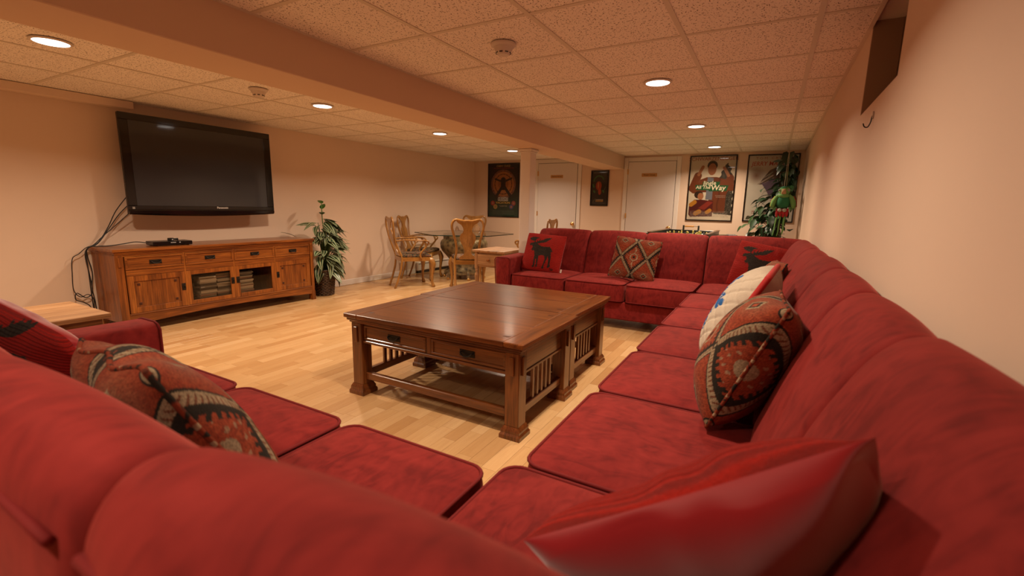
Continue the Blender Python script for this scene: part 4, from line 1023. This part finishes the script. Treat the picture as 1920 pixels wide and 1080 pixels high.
def paint_wheel(nx, ny):
    X, Y, c = canvas(nx, ny, .7, 1.03, (.018, .014, .010)); c[:] = np.array((.020, .015, .011))*(1+0*Y)[..., None]
    g = np.clip((.55-Y)/.55, 0, 1)[..., None]; c += g*(np.array((.016, .050, .030))-c)
    r = np.hypot((X-.49)*.69, (Y-.62)*1.03); t = np.arctan2((Y-.62)*1.03, (X-.49)*.69)
    for lo, hi, k in ((0, .285, (.16, .035, .012)), (0, .245, (.40, .15, .045)), (0, .205, (.22, .07, .025)), (0, .185, (.42, .16, .05)), (.0, .12, (.30, .10, .03))): c[(r >= lo) & (r < hi)] = k
    c[(r > .188) & (r < .203) & (np.sin(t*18) > .2)] = (.02, .015, .012)
    m = (r > .24) & (r < .285) & (rng.random(X.shape) < .12); c[m] = (.5, .42, .34)
    # plain dark spread figure block
    for a, b, w in (((.49, .66), (.22, .72), .018), ((.49, .66), (.76, .73), .018), ((.49, .60), (.25, .38), .030), ((.49, .60), (.74, .39), .030), ((.49, .70), (.49, .56), .055)):
        c[seg_d(X*.69, Y*1.03, (a[0]*.69, a[1]*1.03), (b[0]*.69, b[1]*1.03)) < w] = (.022, .017, .014)
    c[(np.abs(X-.485) < .17) & (np.abs(Y-.335+.10*(X-.485)**2) < .035)] = (.55, .50, .43)
    for u, v, k in ((.14, .255, (.35, .03, .02)), (.23, .185, (.42, .29, .06)), (.84, .255, (.28, .05, .05)), (.77, .185, (.07, .06, .16))):
        rr = np.hypot((X-u)*.69, (Y-v)*1.03); c[rr < .048] = k; c[rr < .024] = (.36, .15, .08)
    lines(X, Y, c, .03, .12, 4, .1, .9, (.10, .12, .09), .5); lines(X, Y, c, .185, .215, 2, .36, .64, (.4, .3, .2), .6); lines(X, Y, c, .915, .935, 1, .14, .86, (.35, .04, .02), .75); return X, Y, c
def paint_coat(nx, ny):
    X, Y, c = canvas(nx, ny, .7, 1.03, (.58, .50, .38)); c[:] = np.array((.68, .59, .46))
    x, y = X*.66, Y*1.0; q = rng.random(X.shape)
    tr = inside([(.40, .10), (.66, .08), (.66, .62), (.62, .70), (.60, .80), (.55, .90), (.50, .82), (.45, .70), (.42, .5)], x+.012*np.sin(y*60), y); c[tr] = (.030, .028, .020); c[tr & (q < .06)] = (.4, .36, .3)
    coat = inside([(.10, .44), (.16, .64), (.26, .68), (.40, .68), (.54, .64), (.60, .50), (.56, .40), (.56, .12), (.32, .12), (.30, .44), (.22, .44)], x, y); c[coat] = np.array((.15, .040, .016)); c[coat & (np.abs(x-.45-.01*np.sin(y*20)) < .012)] = (.10, .026, .012)
    for a, b, wd in (((.05, .50), (.12, .70), .058), ((.60, .52), (.60, .66), .055), ((.08, .48), (.24, .58), .06), ((.52, .58), (.62, .52), .06)): c[seg_d(x, y, a, b) < wd] = (.17, .046, .018)
    for a, b, wd in (((.13, .72), (.185, .84), .024), ((.57, .70), (.50, .82), .022)): c[seg_d(x, y, a, b) < wd] = (.40, .16, .075)
    c[inside([(.27, .68), (.36, .66), (.36, .32), (.26, .32)], x, y)] = (.16, .17, .20)
    c[np.hypot((x-.325)/.075, (y-.86)/.075) < 1] = (.030, .018, .012); c[np.hypot((x-.325)/.062, (y-.80)/.092) < 1] = (.36, .135, .06)
    # small seated figure block in yellow and wine
    c[inside([(.02, .08), (.02, .24), (.09, .32), (.22, .32), (.38, .30), (.38, .06), (.05, .04)], x, y)] = (.085, .012, .012)
    for a, b, wd in (((.05, .24), (.10, .28), .034), ((.13, .10), (.18, .13), .036), ((.30, .12), (.34, .15), .03)): c[seg_d(x, y, a, b) < wd] = (.50, .21, .025)
    c[inside([(.16, .18), (.30, .30), (.38, .28), (.26, .16)], x, y)] = (.24, .03, .02)
    c[np.hypot((x-.155)/.068, (y-.40)/.060) < 1] = (.030, .018, .012); c[np.hypot((x-.185)/.045, (y-.375)/.055) < 1] = (.38, .15, .07)
    c[inside([(.20, .605), (.46, .605), (.45, .55), (.585, .55), (.56, .46), (.30, .455), (.30, .475), (.11, .475), (.09, .555), (.205, .56)], x, y)] = (.012, .10, .035)
    lines(X, Y, c, .045, .145, 5, .06, .94, (.30, .26, .22), .55); lines(X, Y, c, .35, .40, 2, .60, .85, (.3, .2, .15), .6); return X, Y, c
def paint_pale(nx, ny):
    X, Y, c = canvas(nx, ny, .7, 1.03, (.50, .45, .38)); x, y = X*.66, Y; c[:] = (.66, .60, .51)
    bl = np.clip(1-np.hypot((x-.12)/.14, (y-.70)/.16), 0, 1)[..., None]; c += bl*(np.array((.20, .10, .06))-c)*1.0
    c[inside([(.16, .56), (.22, .66), (.30, .78), (.42, .84), (.66, .82), (.66, .36), (.34, .36), (.28, .48), (.22, .56)], x, y)] = (.10, .065, .05)
    c[inside([(.20, .58), (.36, .64), (.50, .62), (.66, .60), (.66, .34), (.34, .34), (.28, .46)], x, y)] = (.14, .10, .15)
    m = inside([(.14, .56), (.24, .68), (.34, .76), (.36, .66), (.24, .58)], x, y) & (np.sin((x*.7-y)*120) > .2); c[m] = (.40, .33, .26)
    m = (np.abs(np.hypot((x-.30)/.14, (y-.26)/.14)-1) < .05); c[m] = (.16, .17, .12)
    lines(X, Y, c, .10, .16, 2, .15, .5, (.30, .08, .05), .55); lines(X, Y, c, .03, .08, 2, .05, .9, (.25, .22, .18), .4); return X, Y, c
def paint_dark(nx, ny):
    X, Y, c = canvas(nx, ny, .34, .63, (.016, .015, .012)); c[:] = (.018, .016, .013); x, y = X*.34, Y*.63
    r = np.hypot(x-.15, y-.44); t = np.arctan2(y-.44, x-.15); c[(np.abs(r-.105) < .013) & (t > .3) & (t < 3.4)] = (.035, .12, .030)
    for a, b, w in (((.03, .38), (.045, .34), .016), ((.05, .26), (.07, .24), .016), ((.24, .27), (.26, .24), .014)): c[seg_d(x, y, a, b) < w] = (.04, .15, .04)
    c[seg_d(x, y, (.26, .27), (.30, .34)) < .004] = (.12, .14, .10); c[seg_d(x, y, (.03, .04), (.09, .12)) < .004] = (.16, .15, .06)
    c[np.hypot((x-.15)/.062, (y-.36)/.085) < 1] = (.34, .040, .012); c[np.hypot((x-.175)/.032, (y-.25)/.06) < 1] = (.38, .055, .016); c[np.hypot((x-.14)/.012, (y-.37)/.06) < 1] = (.5, .22, .06)
    lines(X, Y, c, .945, .975, 1, .06, .94, (.26, .20, .15), .6); c[(np.abs(Y-.155) < .012) & (np.abs(X-.52) < .24) & (rng.random(X.shape) < .75)] = (.45, .36, .24)
    c[(np.abs(Y-.115) < .022) & (np.abs(X-.52) < .24) & (rng.random(X.shape) < .8)] = (.42, .19, .03); lines(X, Y, c, .02, .075, 3, .1, .92, (.10, .09, .08), .6); return X, Y, c
RED_INK, CREAM, GOLD = (.28, .030, .014), (.66, .57, .42), (.52, .30, .03)
framed(-5.132, -4.405, .998, 2.062, 'framed dark green poster with an orange wheel left of the white post', paint_wheel, texts=[('CHEVY CHASE', .49, .962, .050, (.50, .26, .06), {}), ('VEGAS', .485, .335, .070, (.02, .015, .01), dict(bold=.0008, xs=1.1)), ('VACATION', .485, .262, .060, GOLD, dict(bold=.0008, xs=1.1))])
framed(-2.928, -2.594, 1.256, 1.882, 'small framed black poster with a red shape between the two white doors', paint_dark, 110, 200)
framed(-1.250, -.552, 1.043, 2.078, 'framed poster with brown coat figure and green title band beside the door', paint_coat, texts=[('SCHWARZENEGGER', .50, .962, .076, RED_INK, dict(xs=1.04)), ('Jingle', .46, .583, .092, CREAM, dict(bold=.0012, shear=.1)), ('All The', .32, .517, .074, CREAM, dict(bold=.0012, shear=.1)), ('Way', .66, .508, .112, CREAM, dict(bold=.002, shear=.1))])
framed(-.405, .280, 1.052, 2.066, 'framed pale poster in the corner partly hidden by leaves', paint_pale, texts=[('T O M   C R U I S E', .50, .958, .046, RED_INK, dict(xs=1.25)), ('JERRY MAGUIRE', .50, .875, .088, (.36, .02, .012), dict(xs=.92, shear=.15, bold=.001))])

# ------------------------------------------------------------------ plants
def leaf_mesh(name, L, W, mat, droop=.25, nx=12, ny=9, veins=True, base=(.012, .05, .016), fold=.18):
    s = np.linspace(0, 1, nx); t = np.linspace(-1, 1, ny); Sx, Tt = np.meshgrid(s, t)
    wd = W/2*np.sin(PI*np.clip(Sx, 0, 1)**.75)**.8*(1-.15*Sx)
    P = np.stack([Sx*L, Tt*wd, -droop*L*Sx**2+fold*np.abs(Tt)*wd], -1)
    c = np.empty(P.shape); c[:] = base; c *= (.85+.3*rng.random(Sx.shape))[..., None]
    if veins:
        ph = (Sx*11-np.abs(Tt)*2.6) % 1; m = (ph < .30) & (np.abs(Tt) < .86) & (Sx < .94); c[m] = (.40, .46, .27); c[np.abs(Tt) < .10] = (.48, .52, .30)
    else: c[np.abs(Tt) < .15] *= 1.5
    o = grid_mesh(name, P, c, mat=mat); m = o.data; bpy.data.objects.remove(o); return m
def leaf_mat(name):
    t = NT(name); at = t.add('ShaderNodeAttribute', attribute_name='Col'); t.color(at.outputs['Color']); t.set(Roughness=.38, Specular_IOR_Level=.5); return t.m
M['leaf'] = leaf_mat('leaf_surface')
def aim(o, pos, d, roll=0):
    d = Vector(d).normalized(); y = Vector((0, 0, 1)).cross(d); y = y.normalized() if y.length > 1e-3 else Vector((0, 1, 0)); z = d.cross(y)
    R = Matrix((d, y, z)).transposed().to_4x4() @ Matrix.Rotation(roll, 4, 'X'); R.translation = pos; return R
pp = empty('potted_plant', (-5.12, 4.055, 0), 0, 'leafy plant with white veined leaves in a dark wicker basket beside the console', 'plant')
def basket():
    t = NT('dark_wicker'); v = t.coord('Object'); n = t.noise(v, 60, 2); t.color(t.ramp(n, [(.3, (.02, .010, .005)), (.6, (.09, .045, .02)), (.8, (.20, .11, .05))])); t.set(Roughness=.55); return t.m
M['wicker'] = basket()
bm_ = MB(); nst = 26
for k in range(18):
    z = .014+.0185*k; r = .106+.034*(z/.33)
    bm_.tube([((r+.005*math.sin(nst/2*a+PI*(k % 2)))*math.cos(a), (r+.005*math.sin(nst/2*a+PI*(k % 2)))*math.sin(a), z) for a in [2*PI*i/78 for i in range(78)]], .0100, 5, True)
bm_.build('woven_wall', M['wicker'], pp, True)
m = MB().lathe([(.10, .004), (.101, .01), (.132, .32), (.136, .32)], 26); m.build('basket_liner', plain('basket_inner', (.02, .010, .005), .8), pp)
MB().tube([(.145*math.cos(2*PI*i/40), .145*math.sin(2*PI*i/40), .338) for i in range(40)], .013, 7, True).build('basket_rim', M['wicker'], pp, True)
MB().lathe([(.132, .29), (.002, .30)], 22).build('soil', plain('soil', (.02, .012, .008), .9), pp)
lm = [leaf_mesh('leaf', .20, .105, M['leaf'], dr, fold=.12, base=(.009, .040, .013)) for dr in (.25, .5, .8)]; plainleaf = leaf_mesh('leaf', .12, .075, M['leaf'], .3, veins=False, base=(.035, .10, .015))
stem_m = plain('stem_green', (.08, .16, .04), .5); pr_ = random.Random(11)
stems = MB()
for k in range(150):
    a = pr_.uniform(-2.2, 2.0); hz = pr_.uniform(.34, .98); sp = .26*(1-((hz-.60)/.48)**2*.85)+.02
    b = Vector((sp*.45*math.cos(a)+.01, sp*.45*math.sin(a), hz)); d = Vector((math.cos(a), math.sin(a), pr_.uniform(-.35, .45)-.4*(hz < .5)))
    if b.x+d.x*.25 < -.31: continue
    if b.z < CH+.12 and b.y + d.y*.22 < -.22 and b.x+d.x*.2 < .14: continue
    o = link('leaf', lm[k % 3], pp); q = pr_.uniform(.8, 1.15); o.matrix_local = aim(o, b, d, pr_.uniform(-.4, .4)) @ Matrix.Scale(q, 4)
    stems.tube(catmull([(0.01*math.cos(a), .01*math.sin(a), .30), (b.x*.3, b.y*.3, (.3+hz)/2), tuple(b)], 3), .0035, 5)
for z, a, d in ((1.06, .5, (.6, -.5, .5)), (1.13, 2, (-.3, .5, .7)), (1.20, 1.2, (-.5, .2, .4)), (1.00, 4, (.5, .6, .1))):
    o = link('leaf', plainleaf, pp); o.matrix_local = aim(o, Vector((.02, 0, z)), d)
stems.tube(catmull([(0, 0, .30), (.03, .01, .7), (.02, 0, 1.0), (.02, 0, 1.20)], 5), .006, 6)
stems.build('stems', stem_m, pp, True)
lf = tag(link('fallen_leaf', lm[0]), 'single veined leaf lying on the far end of the console top', 'leaf'); lf.matrix_world = Matrix.Translation((-5.20, 3.52, CH+.075)) @ Matrix.Rotation(1.2, 4, 'Z') @ Matrix.Rotation(.10, 4, 'Y')

fi = empty('ficus_tree', (.06, 7.62, 0), 0, 'tall leafy fig tree in the far right corner before the pale poster', 'plant')
bark = wood('ficus_bark', (.05, .03, .015), (.10, .065, .035), (.16, .11, .06), 2, .8)
MB().lathe([(.13, 0), (.15, .02), (.17, .28), (.18, .29), (.165, .295), (.15, .26), (.002, .255)], 24).build('pot', plain('pot_clay', (.16, .06, .03), .7), fi, True, 40)
tr = MB()
for k in range(3):
    a = 2.1*k; tr.tube(catmull([(.03*math.cos(a), .03*math.sin(a), .25), (.05*math.cos(a+1), .05*math.sin(a+1), .7), (.04*math.cos(a+2)+.03, .04*math.sin(a+2), 1.2), (.08*math.cos(a+2.5)+.05, .08*math.sin(a+2.5), 1.75)], 5), [.016-.0006*i for i in range(16)], 7)
tr.build('trunk', bark, fi, True)
fm = [leaf_mesh('leaf', .135, .074, M['leaf'], dr, 6, 5, False, bc, .12) for dr, bc in ((.2, (.012, .040, .012)), (.4, (.020, .060, .016)), (.6, (.009, .028, .010)))]
fr_ = random.Random(5); n = 0; tw = MB()
while n < 298:
    z = fr_.uniform(.84, 2.03)
    # crown: narrow column near the wall side above, wide bush to the left below
    if z > 1.55: cx, wx = .12, .13
    elif z > 1.30: cx, wx = .06, .20
    else: cx, wx = -.02, .29
    if z > 1.92 and fr_.random() < .55: continue
    x = fr_.gauss(cx, wx*.55); y = fr_.gauss(-.02, .12)
    if x > .225 or x < -.42 or abs(y) > .30: continue
    a = math.atan2(y, x-cx*.5)+fr_.uniform(-.9, .9); d = (math.cos(a)*.8, math.sin(a)*.8, fr_.uniform(-.9, .15))
    if x+max(d[0], 0)*.19 > .215: continue
    o = link('leaf', fm[n % 3], fi); o.matrix_local = aim(o, Vector((x, y, z)), d, fr_.uniform(-.6, .6)) @ Matrix.Scale(fr_.uniform(.8, 1.25), 4)
    if n % 5 == 0: tw.tube(catmull([(.04, 0, max(z-.35, .7)), (.03+(x-.03)*.5, y*.5, z-.12), (x, y, z)], 3), .003, 5)
    n += 1
tw.build('twigs', bark, fi, True)

# ------------------------------------------------------------------ hanging plush parrot
pa = empty('plush_parrot', (.115, 7.20, 1.355), -.12, 'green plush parrot with red trousers patch hanging on a string before the fig tree', 'toy')
PG, PD, PRD = plain('plush_green', (.12, .27, .075), .9), plain('plush_dark_green', (.012, .12, .045), .9), plain('plush_red', (.30, .012, .015), .9)
PT, PY, PW = plain('plush_tan', (.42, .26, .13), .85), plain('plush_yellow', (.45, .28, .02), .9), plain('plush_grey', (.33, .30, .26), .9)
MB().lathe([(.015, -.135), (.055, -.11), (.078, -.06), (.082, 0), (.070, .06), (.055, .10), (.02, .13)], 20).build('body', PD, pa, True)
hd = MB().ellipsoid((0, -.012, .165), (.066, .070, .078), 18, 12).build('head', PG, pa, True)
MB().ellipsoid((-.004, -.012, .205), (.052, .056, .042), 16, 9).build('crown_patch', PD, hd, True)
MB().loft([[(s*.030*k, -.052-e, z) for s, k in ((-1, 1), (1, 1))] + [(s*.020*k, -.080-e-f, z) for s, k in ((1, 1), (-1, 1))] for z, k, e, f in ((.195, 1, .0, 0), (.17, 1.15, .006, .010), (.145, 1.0, .010, .008), (.12, .65, .008, .0), (.10, .2, -.004, -.012))]).build('beak', PT, hd, True)
for s in (-1, 1):
    MB().ellipsoid((s*.048, -.052, .178), (.020, .014, .022), 12, 8).build('eye_patch', PW, hd, True); MB().ellipsoid((s*.053, -.064, .180), (.007, .006, .007), 8, 6).build('eye', M['black'], hd, True)
m = MB(); m.ellipsoid((0, -.035, .085), (.066, .052, .045), 16, 9); m.build('chest', PG, pa, True)
for s in (-1, 1):
    w_ = MB().loft([[(s*(.060+o+a*.9*math.cos(t)), .0+.045*k*math.sin(t), z) for t in [2*PI*i/10 for i in range(10)]] for z, o, a, k in ((.11, .0, .012, .5), (.07, .02, .035, 1), (.0, .045, .042, 1.1), (-.07, .060, .036, .9), (-.12, .062, .022, .6))]).build('wing', PG, pa, True)
    for k in range(3): MB().tube([(s*(.085+.022*k), -.01, -.10), (s*(.088+.026*k), -.014, -.165+.012*k)], [.013, .007], 7, flat=.6).build('wing_feather', PG, w_, True)
    MB().tube(catmull([(s*.105, .035, .08), (s*.140, .035, 0), (s*.150, .03, -.10)], 5), .010, 6).build('wing_edge', PRD if s > 0 else PY, w_, True)
    MB().ellipsoid((s*.028, -.045, -.155), (.026, .022, .032), 12, 8).build('foot', PW, pa, True)
for k in range(4): MB().tube(catmull([(-.055+.036*k, -.02, -.13), (-.058+.038*k, -.026, -.22), (-.058+.038*k, -.02, -.275+.012*(k % 2))], 4), [.022]*5+[.016]*3+[.008], 8, flat=.7).build('red_feather', PRD, pa, True)
for k, x in enumerate((-.062, -.012, .042)): MB().tube(catmull([(x*.8, .0, -.20), (x*.9-.01, -.004, -.36), (x-.012, 0, -.50), (x-.022, 0, -.60+.03*(k == 2))], 4), [.020]*5+[.018]*4+[.014]*3+[.007], 8, flat=.45).build('tail_feather', PG, pa, True)
for s in (-1, 1): MB().tube([(s*.012, .01, .225), (s*.009, .01, .50), (0, .01, (ZC-1.355+.004)/.78)], .0022, 5).build('hanging_string', plain('twine', (.5, .42, .3), .8), pa)
pa.scale = (1, 1, .78)
